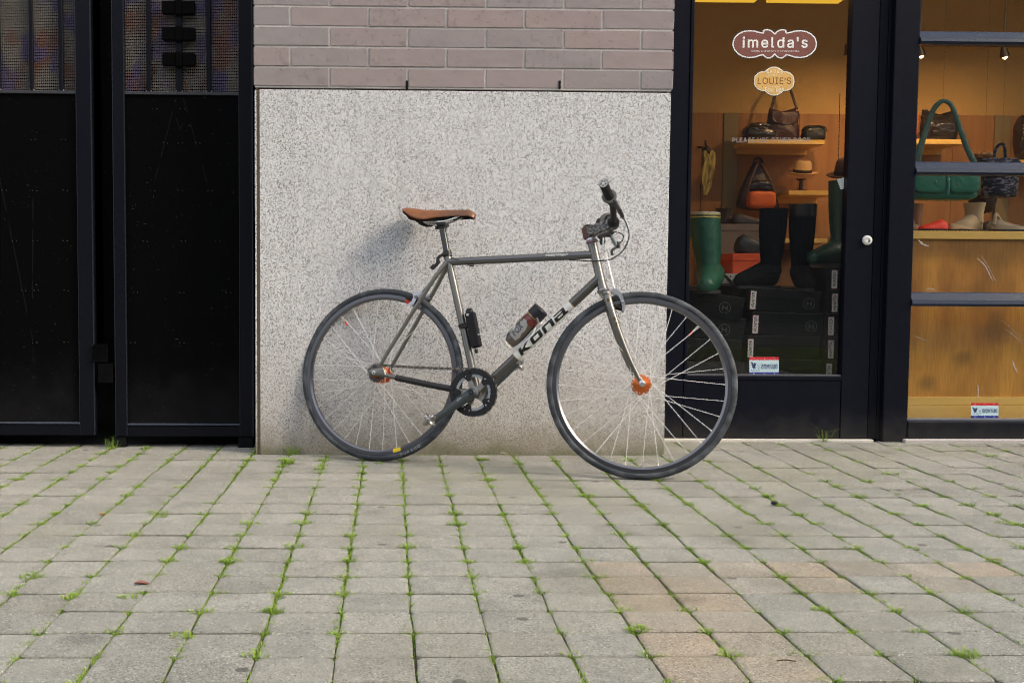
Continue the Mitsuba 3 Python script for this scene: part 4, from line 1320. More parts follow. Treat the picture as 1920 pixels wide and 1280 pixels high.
t.vertices[:, 0] += .25 * t.vertices[:, 1]
t.vertices[:, 0] *= .050 / np.ptp(t.vertices[:, 0])
t.vertices[:, 0] += .036 - t.vertices[:, 0].min()
t.vertices[:, 1] -= .008
put(bt + '__lettering', wrapped(t, BQ0, bax, R_ + .0003, bn), 'm_satin', (0.012, 0.012, 0.014), ang=0)

# ------------------------------------------------------------------ folding lock in its holder on the seat tube
lk = thing('folding_lock', 'black folding lock in a holder strapped to the bicycle\'s seat tube', 'lock')
la, lb_ = bp(879.5, 577, .006), bp(894, 651, .006)
ld = unit(lb_ - la)
lq = unit(np.cross(N, ld))
if lq @ F < 0:
    lq = -lq
LL = np.linalg.norm(lb_ - la)
put(lk + '__holder', obox(la + ld * (LL * .56), ld * LL * .44, N * .017, lq * .0185, .004), 'm_matte', (0.016, 0.016, 0.020), ang=0)
for k_, (w, hgt) in enumerate(((-.010, .012), (.0, .0), (.010, .010))):
    put(lk + '__lock_bar', hull([(la + ld * (hgt + .008) + N * w - lq * .006, .0075), (la + ld * (hgt + .010) + N * w + lq * .005, .0075), (la + ld * .03 + N * w + lq * .010, .0050), (la + ld * .09 + N * w + lq * .011, .005), (la + ld * .09 + N * w - lq * .011, .005), (la + ld * .025 + N * w - lq * .011, .0050)], 8), 'm_satin', (0.014, 0.014, 0.017))
put(lk + '__rivet', lathe([(0, 0), (.0055, 0), (.005, .002), (0, .003)], bp(877, 590.5, .0215) + N * .001, N, 14), 'm_metal', CHROME)
put(lk + '__rivet', lathe([(0, 0), (.004, 0), (.0035, .002), (0, .003)], bp(897.5, 627, .0225), N, 12), 'm_metal', CHROME)
put(lk + '__strap', lathe([(.0145, -.007), (.0175, -.007), (.0175, .007), (.0145, .007)], bp(868, 611, 0), SD, 18), 'm_satin', BLACK)
put(lk + '__strap_lug', obox(bp(872, 611, .006), lq * .016, N * .010, ld * .010, .002), 'm_satin', BLACK, ang=0)
put(lk + '__key_plug', obox(bp(893.5, 658, .006), ld * .008, N * .007, lq * .006, .002), 'm_satin', BLACK, ang=0)
# ------------------------------------------------------------------ storefront: dark blue frame, door, window
SY = 0.395
GLY = 0.425
sx = lambda px, py: at(px, py, SY)[0]
sz = lambda py, px=1450: at(px, py, SY)[2]
TOPZ = 2.35
sf = thing('storefront', 'dark navy shop front with glass door and barred window, right of the stone panel', 'shop front')


def sfp(name, lo, hi, ch=0.002, mat='m_navy', col=None, ang=0):
    return put(sf + '__' + name, bx(lo, hi, ch), mat, col, ang=ang)


xL, xgl, xgr, xd, xj, xp = 1.116, sx(1296, 350), sx(1589, 350), sx(1637, 450), sx(1655, 450), sx(1709, 400)
zg0, zk1, zk0 = sz(705), sz(713), sz(821)
sfp('jamb', (xL - .003, SY + .004, zk0), (sx(1281, 770) - .0015, SY + .075, TOPZ))
dr_ = 'door'
x0d = sx(1281, 770)
sfp(dr_ + '__stile', (x0d, SY, zg0), (xgl, SY + .05, TOPZ - .08))
sfp(dr_ + '__stile', (xgr, SY, zk0 + .002), (xd, SY + .05, TOPZ - .08))
sfp(dr_ + '__bottom_rail', (x0d, SY + .0005, zk1 + .0004), (xgr - .0006, SY + .05, zg0 - .0004))
sfp(dr_ + '__glazing_bead', (xgl + .0004, SY + .006, zg0), (xgr - .0004, SY + .024, zg0 + .007), .001, 'm_satin', (0.10, 0.105, 0.12))
sfp(dr_ + '__kick_panel', (x0d + .001, SY + .003, zk0 + .002), (xgr - .0022, SY + .048, zk1 - .0012))
sfp(dr_ + '__top_rail', (xgl + .0006, SY + .0005, TOPZ - .18), (xgr - .0006, SY + .05, TOPZ - .08))
put(sf + '__' + dr_ + '__glass', sheet(0, 1, 0, 1, 0).apply_transform(np.array([[xgr - xgl - .002, 0, 0, xgl + .001], [0, 0, 1, GLY], [0, TOPZ - .18 - zg0 - .008, 0, zg0 + .007], [0, 0, 0, 1.0]])), 'm_glass', ang=0)
labels[sf + '__door'] = {'label': 'closed glass door with lettering and stickers'}
o = at(1625, 450.5, SY)
put(sf + '__' + dr_ + '__lock', lathe([(0, 0), (.0200, 0), (.0215, .004), (.0190, .013), (.0110, .016), (.0105, .0125), (0, .0125)], (o[0], SY - .0004, o[2]), -Yv, 32), 'm_gloss', (0.75, 0.75, 0.73))
labels[sf + '__door__lock'] = {'label': 'round white lock cylinder'}
put(sf + '__' + dr_ + '__keyhole', bx((o[0] - .0018 + .004, SY - .0145, o[2] - .009), (o[0] + .0075, SY - .0120, o[2] + .001)), 'm_matte', (0.02, 0.02, 0.02), ang=0)
sfp('door_jamb', (xd + .004, SY + .008, zk0 - .004), (xj, SY + .08, TOPZ))
sfp('jamb_bead', (xj + .0004, SY + .004, zk0 - .006), (xj + .014, SY + .08, TOPZ), .001)
sfp('post', (xj + .0148, SY - .028, -.014), (xp, SY + .09, TOPZ), .003)
XR = 4.4
sfp('header', (xL - .003, SY + .001, TOPZ + .0006), (XR, SY + .10, TOPZ + .35), .003)
put(sf + '__threshold', bx((1.115, SY - .022, -.012), (sx(1634, 826), SY + .06, sz(822.5)), .002), 'm_matte', (0.62, 0.60, 0.55), ang=0)
labels[sf + '__threshold'] = {'label': 'pale worn threshold strip under the door'}


def transom(ya, yb, name='transom'):
    za, zb = sz(yb, 1800), sz(ya, 1800)
    h = zb - za
    pr = Polygon([(SY - .030, za), (SY - .038, za + h * .18), (SY - .034, za + h * .42), (SY - .030, za + h * .44), (SY - .010, zb - .004), (SY - .004, zb), (SY + .024, zb), (SY + .024, za)])
    m = trimesh.creation.extrude_polygon(pr, XR - xp - .0006, engine='earcut')
    v = m.vertices.copy()
    m.vertices = np.column_stack([v[:, 2] + xp + .0006, v[:, 0], v[:, 1]])
    trimesh.repair.fix_normals(m)
    put(sf + '__' + name, m, 'm_sky_tinted_bar', ang=0)
    return za, zb


tz = [transom(60, 86), transom(304, 329), transom(548, 574)]
sfp('sill', (xp + .0006, SY - .034, sz(820, 1800)), (XR, SY + .06, sz(789, 1800)), .003)
sfp('sill_bead', (xp + .0006, SY - .020, sz(788.7, 1800)), (XR, SY + .02, sz(784, 1800)), .002, 'm_satin', (0.11, 0.12, 0.15))
put(sf + '__curb', bx((xp - .02, SY - .055, -.02), (XR, SY + .09, sz(820.5, 1800)), .004), 'm_mortar', ang=0)
zz = [(sz(784, 1800), tz[2][0]), (tz[2][1], tz[1][0]), (tz[1][1], tz[0][0]), (tz[0][1], TOPZ)]
for a, b in zz:
    put(sf + '__window_pane', sheet(0, 1, 0, 1, 0).apply_transform(np.array([[XR - xp, 0, 0, xp], [0, 0, 1, GLY], [0, b - a, 0, a], [0, 0, 0, 1.0]])), 'm_glass', ang=0)

# ------------------------------------------------------------------ shop room
BY = 1.78
ZB = at(1450, 213, BY - .02)[2]
ZC = 2.62
struct('shop_wall', bx((1.12, BY, -.02), (5.0, BY + .08, ZC)), 'm_shopwall', ang=0)
struct('shop_wall', bx((1.116, .48, -.02), (1.135, BY, ZC)), 'm_shopwall', ang=0)
struct('shop_wall', bx((4.9, .48, -.02), (5.0, BY, ZC)), 'm_shopwall', ang=0)
struct('shop_ceiling', bx((1.116, .40, ZC), (5.0, BY, ZC + .08)), 'm_shopwall', ang=0)
struct('shop_floor', bx((1.136, .47, -.02), (4.9, BY, .012)), 'm_matte', col=(0.10, 0.07, 0.045), ang=0)
bd = thing('wall_board', 'orange brown boarding covering the lower back wall of the shop', 'wall panel')
ex = [at(p, 300, BY - .02)[0] for p in (1285, 1355, 1382, 1497, 1572, 1668, 1785, 1862, 1892, 1990, 2090, 2300)]
for k, (a, b) in enumerate(zip(ex[:-1], ex[1:])):
    if k in (1, 7):
        continue
    put(bd + '__board', bx((a + .001, BY - .02, .013), (b - .001, BY - .0005, ZB), .001), 'm_board', ang=0)
for k in (1, 7):
    q = thing('wall_strip', ('greenish grey upright strip on the back wall left of the hanging bags' if k == 1 else 'greenish grey upright strip on the back wall at the right of the window'), 'strip')
    put(q, bx((ex[k] + .001, BY - .030, .013), (ex[k + 1] - .001, BY - .0005, ZB - .001), .001), 'm_matte', (0.27, 0.21, 0.105), number=False, ang=0)


def soft(c, h, p=4.0, amp=0.0, f=14.0, sub=3, taper=0.0):
    "a stuffed rounded box: centre, half sizes"
    b = trimesh.creation.icosphere(sub, 1.0)
    v = b.vertices
    v = v / (np.abs(v) ** p).sum(1, keepdims=True) ** (1 / p)
    w = 1 + amp * (meshkit.fbm(v * 2.2 + vector(c) * f, 3, 2)[:, None] - .5)
    v = v * w
    v[:, :2] *= (1 - taper * (v[:, 2:] + 1) / 2)
    b.vertices = v * vector(h) + vector(c)
    return b


def px_box(xa, ya, xb, yb, Y):
    "centre and half width and height, in metres, of what spans these pixels at depth Y"
    a, b = at(xa, (ya + yb) / 2, Y), at(xb, (ya + yb) / 2, Y)
    u, d = at((xa + xb) / 2, ya, Y), at((xa + xb) / 2, yb, Y)
    return np.array([(a[0] + b[0]) / 2, Y, (u[2] + d[2]) / 2]), (b[0] - a[0]) / 2, (u[2] - d[2]) / 2


def shelf(xa, xb, ya, yb, Y, label):
    c, w, h = px_box(xa, ya, xb, yb, Y)
    k = thing('shelf', label, 'shelf')
    put(k + '__board', bx((c[0] - w, Y, c[2] - h), (c[0] + w, BY - .021, c[2] + h), .0015), 'm_pine', ang=0)
    put(k + '__cleat', bx((c[0] - w * .96, BY - .045, c[2] - h - .030), (c[0] + w * .96, BY - .0215, c[2] - h - .0004), .002), 'm_pine', ang=0)
    return c[2] + h


zs1 = shelf(1402, 1546, 262, 270.5, 1.50, 'yellow wooden wall shelf carrying three dark handbags behind the door')
zs2 = shelf(1479, 1562, 357.5, 366, 1.52, 'short wooden wall shelf holding the straw hat on its stand')
zs3 = shelf(1425, 1557, 447, 455.5, 1.52, 'low wooden wall shelf seen between the dark tall boots')
zs4 = shelf(1690, 1806, 261, 270.5, 1.50, 'wooden wall shelf carrying a shiny black bag in the right window')
zs5 = shelf(1895, 2010, 300, 309, 1.50, 'wooden wall shelf with a dark bag at the right edge of the photo')

# ---- bags
def strap(pts, r, col, key, flat=None, mat='m_hide'):
    put(key, sweep(spline(pts, 8), r, 8, flat=flat), mat, col)


c, w, h = px_box(1394, 227, 1450, 262, 1.60)
k = thing('handbag', 'glossy black handbag with a rolled top, left on the wall shelf behind the door', 'handbag')
put(k + '__body', soft((c[0], 1.60, zs1 + h * .86), (w, .055, h * .86), 3.4, .35, 9), 'm_hidegloss', (0.014, 0.011, 0.010), ang=60)
put(k + '__frame_clasp', soft((c[0] + .01, 1.60, zs1 + h * 1.70), (w * .72, .022, .016), 3, .3), 'm_hidegloss', (0.018, 0.014, 0.012), ang=60)
put(k + '__flap', soft((c[0] + .012, 1.556, zs1 + h * .80), (w * .70, .012, h * .50), 3, .5, 20), 'm_hidegloss', (0.020, 0.015, 0.012), ang=60)
c, w, h = px_box(1438, 203, 1500, 262, 1.60)
k = thing('handbag', 'dark brown slouchy shoulder bag with long straps, middle of the wall shelf', 'handbag')
ring = []
for f, wf, dp in ((0, .96, .050), (.10, 1.04, .062), (.35, 1.02, .058), (.62, .92, .046), (.82, .84, .034), (.93, .80, .024)):
    ring.append([(c[0] + w * wf * math.copysign(abs(math.cos(t)) ** .65, math.cos(t)), 1.62 + dp * math.sin(t) * (1 + .22 * math.sin(5 * t + 6 * f)), zs1 + .001 + 2 * h * f + (0 if f < .75 else .030 * abs(math.cos(t)) ** 3 - .006) + .004 * math.sin(7 * t + 9 * f) * (f > .05)) for t in np.linspace(0, 6.2832, 33)[:-1]])
put(k + '__body', loft(ring), 'm_hide', (0.040, 0.016, 0.012), ang=60)
ring = []
for f, wf in ((.50, .10), (.53, .60), (.60, .80), (.78, .84), (.90, .80)):
    ring.append([(c[0] + w * wf * math.cos(t), 1.572 - .012 * max(0, -math.sin(t)) - .003 * math.sin(6 * t), zs1 + 2 * h * f + .010 * math.cos(t) ** 2) for t in np.linspace(0, 6.2832, 25)[:-1]])
put(k + '__front_fold', loft(ring), 'm_hide', (0.052, 0.021, 0.016), ang=60)
for s, p in ((-1, (at(1446, 205, 1.61), at(1453, 180, 1.63), at(1465, 155, 1.66))), (1, (at(1494, 205, 1.61), at(1484, 175, 1.63), at(1472, 150, 1.66)))):
    strap(p, .0072, (0.028, 0.011, 0.008), k + '__strap', flat=(Yv, .4))
q = at(1468, 150, 1.66)
put(k + '__hang_ring', lathe([(.010 + .003 * math.cos(a), .003 * math.sin(a)) for a in np.linspace(0, 6.283, 9)[:-1]], q, Yv, 16, closed=True), 'm_metal', (0.4, 0.35, 0.25))
hk = thing('wall_hook', 'small dark hook on the shop wall holding the brown shoulder bag', 'hook')
put(hk, sweep(spline([(q[0], BY, q[2] + .02), (q[0], 1.68, q[2] + .012), (q[0], 1.655, q[2] + .008), (q[0], 1.650, q[2] + .022)], 6), .004, 8), 'm_hide', (0.03, 0.025, 0.02), number=False)
c, w, h = px_box(1503, 232, 1547, 262, 1.58)
k = thing('handbag', 'small black domed bag, right end of the wall shelf behind the door', 'handbag')
put(k + '__body', soft((c[0], 1.58, zs1 + h), (w, .045, h), 4, .12, 12, taper=.12), 'm_hide', (0.012, 0.013, 0.012), ang=60)
put(k + '__zip', sweep(spline([(c[0] - w * .9, 1.535, zs1 + h * 1.1), (c[0] - w * .6, 1.533, zs1 + h * 1.75), (c[0] + w * .6, 1.533, zs1 + h * 1.75), (c[0] + w * .9, 1.535, zs1 + h * 1.1)], 6), .003, 6), 'm_metal', (0.10, 0.09, 0.07))
# hanging dark bag with the orange satchel in front of it
hkq = at(1421, 300, 1.60)
k = thing('handbag', 'large dark leather bag hanging on the boarded wall behind the orange satchel', 'handbag')
ring = []
for f, wl, wr in ((0, -5, 8), (.12, -11, 12), (.35, -21, 22), (.6, -31, 33), (.85, -38, 40), (.97, -39, 41), (1.0, -30, 32)):
    y = 303 + f * 88
    a, b = at(1421 + wl, y, 1.64), at(1421 + wr, y, 1.64)
    n_ = 18
    ring.append([((a[0] + b[0]) / 2 + (b[0] - a[0]) / 2 * math.copysign(abs(math.cos(t)) ** .7, math.cos(t)), 1.66 + (.012 + .05 * f) * math.sin(t) * (1 + .25 * math.sin(5 * t + f * 3)), a[2] + .004 * math.sin(3 * t)) for t in np.linspace(0, 6.283, n_ + 1)[:-1]])
put(k + '__body', loft(ring), 'm_hide', (0.040, 0.022, 0.014), ang=70)
put(k + '__handle', sweep(spline([at(1412, 312, 1.63), at(1414, 301, 1.64), at(1421, 296, 1.66), at(1428, 300, 1.64), at(1431, 312, 1.63)], 6), .006, 8), 'm_hide', (0.022, 0.013, 0.010))
k = thing('satchel', 'orange satchel with a dark flap hanging on the boarded wall', 'satchel')
c, w, h = px_box(1401, 359, 1453, 391, 1.55)
put(k + '__body', soft(c, (w, .035, h), 5, .08, 6), 'm_hide', (0.62, 0.125, 0.022), ang=60)
c2, w2, h2 = px_box(1404, 338, 1451, 362, 1.54)
put(k + '__flap', soft((c2[0], 1.545, c2[2]), (w2, .022, h2), 2.4, .3, 9), 'm_hidegloss', (0.016, 0.010, 0.008), ang=60)
for p in ((at(1402, 362, 1.53), at(1407, 340, 1.54), at(1418, 312, 1.57), at(1422, 302, 1.62)), (at(1452, 362, 1.53), at(1446, 340, 1.54), at(1432, 314, 1.57), at(1424, 302, 1.62))):
    strap(p, .0046, (0.10, 0.045, 0.025), k + '__strap')
# scarf
k = thing('scarf', 'mustard yellow scarf bunched on a hook at the left of the shop door', 'scarf')
for ox, wd, y0, y1, ph in ((-4, 9, 283, 366, 0), (5, 8, 282, 345, 1.4), (0, 7, 288, 358, 2.5)):
    ring = []
    for f in np.linspace(0, 1, 12):
        y = y0 + (y1 - y0) * f
        wv = wd * np.interp(f, [0, .1, .35, .8, 1], [.35, .8, 1.0, 1.05, .45])
        q = at(1325 + ox + 4 * math.sin(f * 3 + ph), y, 1.62 + .01 * math.sin(f * 4 + ph))
        r_ = wv / 355
        ring.append([(q[0] + r_ * math.cos(t) * (1 + .18 * math.sin(6 * t + ph)), q[1] + r_ * .7 * math.sin(t) * (1 + .25 * math.sin(5 * t + f * 2)), q[2]) for t in np.linspace(0, 6.283, 25)[:-1]])
    put(k + '__fold', loft(ring), 'm_fabric', ang=50)
q = at(1322, 275, 1.62)
k = thing('coat_hook', 'dark double hook above the yellow scarf', 'hook')
put(k, [sweep(spline([(q[0], BY - .02, q[2] + .012), (q[0], 1.70, q[2] + .004), (q[0], 1.61, q[2] - .004), (q[0] - .004, 1.60, q[2] + .03)], 6), .006, 8), soft((q[0] + .012, 1.64, q[2] - .02), (.022, .025, .022), 2.5, .4)], 'm_hide', (0.03, 0.022, 0.018), number=False)
q0, q1 = at(1313, 366, 1.62), at(1313, 400, 1.62)
k = thing('hanging_cord', 'thin dark cord hanging below the yellow scarf', 'cord')
put(k, tube(q0 + Z * .06, q1 - Z * .05, .0018, n=6), 'm_matte', (0.02, 0.015, 0.01), number=False)
# straw hat on a stand
def hat(key, Y, cx_, ytop, ybrim, rb, rc, col, band, tilt=0.0, dent=True):
    q = at(cx_, ybrim, Y)
    zt = at(cx_, ytop, Y)[2] - q[2]
    ax = unit(np.array([math.sin(tilt), -.22, 1.0]))
    put(key + '__brim', lathe([(rc, .002), (rc * 1.2, -.001), (rb * .86, -.004), (rb, .004), (rb, .007), (rb * .86, -.001), (rc * 1.2, .002), (rc, .005)], q, ax, 40, closed=True), 'm_matte', col, ang=60)
    m = lathe([(rc, 0), (rc * .97, zt * .45), (rc * .86, zt * .85), (rc * .70, zt), (rc * .35, zt * .92), (0, zt * .84)], q, ax, 40)
    put(key + '__crown', m, 'm_matte', col, ang=60)
    put(key + '__band', lathe([(rc * 1.0, .002), (rc * 1.03, .002), (rc * 1.02, zt * .30), (rc * .985, zt * .30)], q, ax, 40), 'm_matte', band, ang=60)


k = thing('straw_hat', 'pale straw hat with a dark band on a stand above the short shelf', 'hat')
hat(k, 1.60, 1504, 301, 325, .082, .048, (0.62, 0.40, 0.17), (0.035, 0.02, 0.012))
k = thing('hat_stand', 'dark turned stand under the straw hat', 'stand')
q = at(1502, 333, 1.60)
put(k, lathe([(0, 0), (.040, 0), (.040, .006), (.012, .012), (.009, q[2] - zs2 - .020), (.030, q[2] - zs2 - .008), (0, q[2] - zs2 - .006)], (q[0], 1.60, zs2 + .0005), Z, 24), 'm_hide', (0.06, 0.032, 0.020), number=False)
k = thing('brown_hat', 'dark brown felt hat hanging at the right edge of the door glass', 'hat')
hat(k, 1.30, 1590, 297, 328, .105, .066, (0.060, 0.030, 0.020), (0.030, 0.015, 0.010), tilt=-.12)
q0, q1 = at(1572, 268, 1.30), at(1572, 306, 1.30)
k = thing('hanging_cord', 'thin dark cord from which the brown felt hat hangs', 'cord')
put(k, tube(q0 + Z * .25, q1, .0018, n=6), 'm_matte', (0.02, 0.015, 0.01), number=False)
k = thing('price_card', 'blank white card in the door glass below the brown hat', 'card')
a, b, c_, d_ = at(1569, 336, GLY + .012), at(1592, 331, GLY + .012), at(1592, 352, GLY + .012), at(1576, 355.5, GLY + .012)
put(k, plate(Polygon([(p[0], p[2]) for p in (a, b, c_, d_)]), (0, GLY + .012, 0), X, Z, .0008), 'm_matte', (0.80, 0.86, 0.88), number=False, ang=0)

# ---- boot boxes in three stacks
BHT = .1040


def boot_box(xc_, zc_, Y, yaw, roll, w, d, label, tag_vis, emb, group):
    k = thing('boot_box', label, 'box', group)
    cy_, sy_ = math.cos(yaw), math.sin(yaw)
    ex = np.array([cy_, -sy_, 0]) * math.cos(roll) - Z * math.sin(roll)
    ey = np.array([sy_, cy_, 0])
    ez = np.cross(ex, ey)
    c = np.array([xc_, Y + d / 2, zc_])
    put(k + '__tray', obox(c - ez * .010, ex * (w / 2 - .002), ey * (d / 2 - .002), ez * (BHT / 2 - .0115), .001), 'm_flat', (0.006, 0.0072, 0.007), ang=0)
    put(k + '__lid', obox(c + ez * (BHT / 2 - .0205), ex * w / 2, ey * d / 2, ez * .0200, .0012), 'm_flat', (0.0085, 0.0105, 0.0095), ang=0)
    fc = c - ey * d / 2
    put(k + '__lid_highlight', obox(fc + ez * (BHT / 2 - .0004) - ey * .0004, ex * w * .495, ey * .0007, ez * .0008), 'm_matte', (0.060, 0.060, 0.055), ang=0)  # pale strip painted as the highlight along the lid edge
    if tag_vis is not None:
        o = fc + ex * tag_vis - ey * .0022 - ez * .004
        put(k + '__label_border', obox(o + ey * .0006, ex * .0140, ey * .0005, ez * .0420), 'm_matte', (0.20, 0.03, 0.04), ang=0)
        put(k + '__paper_label', obox(o, ex * .0120, ey * .0005, ez * .0400), 'm_matte', (0.50, 0.50, 0.48), ang=0)
        t = text_at('HUNTER', o - ey * .0006 + ex * .0055 - ez * .034, ez, -ex, .0125, .0004, True, width=.067)
        put(k + '__lettering', t, 'm_matte', (0.02, 0.02, 0.02), ang=0)
    if emb is not None:
        o = fc + ex * emb - ey * .0012 - ez * .004
        r1 = Point(0, 0).buffer(.026, 24).difference(Point(0, 0).buffer(.0235, 24)).difference(sbox(-.03, -.008, -.015, .008).union(sbox(.015, -.008, .03, .008)) if False else sbox(-.004, -.03, .004, -.02))
        hh = unary_union([sbox(-.0115, -.012, -.0075, .012), sbox(.0075, -.012, .0115, .012), sbox(-.0115, -.002, .0115, .002)])
        put(k + '__emblem', plate(unary_union([r1, hh]), o, ex, ez, .0006), 'm_hide', (0.055, 0.062, 0.060), ang=0)
    return c + ez * BHT / 2, ex, ey, ez


def stack(xa, xb, ytop, Y, yaw, rolls, labs, tv, em, group, d=.30):
    a, b = at(xa, 600, Y)[0], at(xb, 600, Y)[0]
    w = (b - a) / math.cos(yaw)
    zt = at((xa + xb) / 2, ytop, Y)[2]
    tops = None
    for i, rl in enumerate(rolls):
        z = zt - BHT * (i + .5) - .0006 * i
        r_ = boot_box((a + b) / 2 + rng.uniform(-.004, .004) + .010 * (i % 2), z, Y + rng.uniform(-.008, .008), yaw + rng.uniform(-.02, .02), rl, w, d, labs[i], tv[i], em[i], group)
        tops = tops or r_
    return tops


posn = ['topmost', 'second', 'third', 'fourth', 'fifth', 'sixth']
L_ = ['%s black boot box of the tilted left stack, under the striped green boot' % posn[0], '%s black boot box of the left stack, with a round emblem on its front' % posn[1],
      '%s black boot box of the left stack, behind the front wheel' % posn[2], '%s black boot box from the top of the left stack' % posn[3], '%s black boot box from the top of the left stack' % posn[4], '%s black boot box from the top of the left stack' % posn[5]]
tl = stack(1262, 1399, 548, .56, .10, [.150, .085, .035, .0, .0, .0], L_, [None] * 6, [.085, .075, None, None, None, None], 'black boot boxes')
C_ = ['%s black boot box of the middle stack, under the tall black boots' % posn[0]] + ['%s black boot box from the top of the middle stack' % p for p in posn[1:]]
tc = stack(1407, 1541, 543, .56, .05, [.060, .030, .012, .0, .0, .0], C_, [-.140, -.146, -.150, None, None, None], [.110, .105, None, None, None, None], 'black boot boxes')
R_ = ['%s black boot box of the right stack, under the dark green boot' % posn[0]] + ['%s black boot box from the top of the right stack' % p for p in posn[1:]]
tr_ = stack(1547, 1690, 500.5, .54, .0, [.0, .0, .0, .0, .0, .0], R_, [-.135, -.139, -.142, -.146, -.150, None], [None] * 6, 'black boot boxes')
k = thing('plinth', 'low black platform on the shop floor under the boot boxes', 'platform')
put(k, bx((1.16, .53, .013), (2.20, 1.0, at(1450, 500.5, .54)[2] - 6 * BHT - .008), .002), 'm_matte', (0.02, 0.02, 0.02), number=False, ang=0)


# ---- boots
def boot(key, foot, zh, az, rs, ln, col, bands, tilt=(0, 0), mat='m_hide', sole=(0.02, 0.02, 0.02), foot_w=.048):
    "a tall boot: foot = heel point on its support, az = where the toe points"
    d = np.array([math.cos(az), math.sin(az), 0])
    s = np.array([-d[1], d[0], 0])
    foot = vector(foot)
    up = unit(Z + d * tilt[0] + s * tilt[1])
    ring = []
    n_ = 24
    for f, r_, e, sh in ((.20, .86, 1.15, .010), (.28, .74, 1.10, .004), (.36, .74, 1.05, .0), (.50, .86, 1.02, .0), (.70, .97, 1.0, .0), (.88, 1.0, 1.0, .0), (1.0, 1.02, 1.0, 0)):
        c_ = foot + up * zh * f + d * (.010 + sh)
        ring.append([c_ + d * rs * r_ * e * math.cos(t) + s * rs * r_ * math.sin(t) for t in np.linspace(0, 6.2832, n_ + 1)[:-1]])
    inner = [[p + (np.mean(ring[-1], 0) - p) * .06 for p in ring[-1]], [p + (np.mean(ring[-2], 0) - p) * .08 for p in ring[-2]]]
    put(key + '__shaft', loft(ring + inner), mat, col, ang=50)
    fm = hull([(foot + Z * .045, foot_w * .82), (foot + Z * .085 + d * .012, rs * .84), (foot + d * ln * .45 + Z * .048, foot_w * .86), (foot + d * ln * .78 + Z * .040, foot_w * .78), (foot + d * (ln - .055) + Z * .036, foot_w * .66)], 14)
    fm = trimesh.intersections.slice_mesh_plane(fm, [0, 0, 1], foot + Z * .012, cap=False)
    put(key + '__foot', fm, mat, col, ang=50)
    so = Polygon([(math.cos(t) * ln * .56 + ln * .32, math.sin(t) * foot_w * (1.0 + .1 * math.cos(t))) for t in np.linspace(0, 6.2832, 32)[:-1]])
    put(key + '__sole', plate(so, foot, d, s, .014), 'm_matte', sole, ang=0)
    for f0, f1, cc in bands:
        rr = [np.array(ring[-1]) * 0, 0]
        def rg(f, grow):
            c_ = foot + up * zh * f + d * .010
            q = rs * np.interp(f, [.7, .88, 1.0], [.97, 1.0, 1.02]) + grow
            return [c_ + d * q * math.cos(t) + s * q * math.sin(t) for t in np.linspace(0, 6.2832, n_ + 1)[:-1]]
        put(key + '__band', loft([rg(f0, -.002), rg(f0, .0015), rg(f1, .0015), rg(f1, -.002)], cap=False), 'm_hide', cc, ang=40)


def top_of(t, px_, Y):
    "height of a stack's top at this place"
    c, ex, ey, ez = t
    x = at(px_, 540, Y)[0]
    return np.array([x, Y, c[2] - ez[0] / ez[2] * (x - c[0]) - ez[1] / ez[2] * (Y - c[1]) + .001])


k = thing('rubber_boot', 'bright green rubber boot with striped cuff on the left boot boxes', 'boot')
boot(k, top_of(tl, 1334, .66), .370, math.radians(246), .072, .22, (0.008, 0.066, 0.040), ((.93, .945, (0.42, 0.33, 0.08)), (.948, .962, (0.05, 0.06, 0.04)), (.965, .98, (0.42, 0.33, 0.08)), (.983, 1.0, (0.45, 0.42, 0.38))), tilt=(-.05, -.12), foot_w=.050)
k = thing('rubber_boot', 'tall black boot with toe pointing left on the middle boot boxes', 'boot')
boot(k, top_of(tc, 1446, .68), .365, math.radians(203), .062, .225, (0.006, 0.007, 0.008), (), tilt=(-.02, .02), mat='m_flat', foot_w=.040)
k = thing('rubber_boot', 'tall black boot standing right of its twin, cuff folded, on the boot boxes', 'boot')
boot(k, top_of(tc, 1500, .70), .395, math.radians(262), .060, .215, (0.0055, 0.0055, 0.0065), ((.86, 1.0, (0.007, 0.007, 0.008)),), mat='m_flat', foot_w=.042)
k = thing('rubber_boot', 'dark green tall boot at the right edge of the door glass', 'boot')
boot(k, top_of(tr_, 1577, .66), .390, math.radians(205), .060, .22, (0.006, 0.030, 0.019), (), mat='m_hide', foot_w=.042)

# ---- display behind the boots
TZ = at(1400, 536, 1.02)[2]
k = thing('display_table', 'dark low display table behind the boot boxes', 'table')
put(k + '__top', bx((1.30, .93, TZ - .03), (2.25, 1.32, TZ), .003), 'm_hide', (0.05, 0.03, 0.02), ang=0)
for x_ in (1.34, 2.21):
    for y_ in (.97, 1.28):
        put(k + '__leg', bx((x_ - .02, y_ - .02, .013), (x_ + .02, y_ + .02, TZ - .0304), .002), 'm_hide', (0.04, 0.025, 0.02), ang=0)


def carton(key, xa, ya, xb, yb, Y, d, col, z0, lid=True):
    c, w, h = px_box(xa, ya, xb, yb, Y)
    z1 = z0 + 2 * h
    put(key + '__tray', bx((c[0] - w + .002, Y + .002, z0 + .0004), (c[0] + w - .002, Y + d, z1 - .036), .001), 'm_matte', col, ang=0)
    put(key + '__lid', bx((c[0] - w, Y, z1 - .0355), (c[0] + w, Y + d + .002, z1), .0015), 'm_matte', [v * 1.06 for v in col], ang=0)
    return z1, c, w


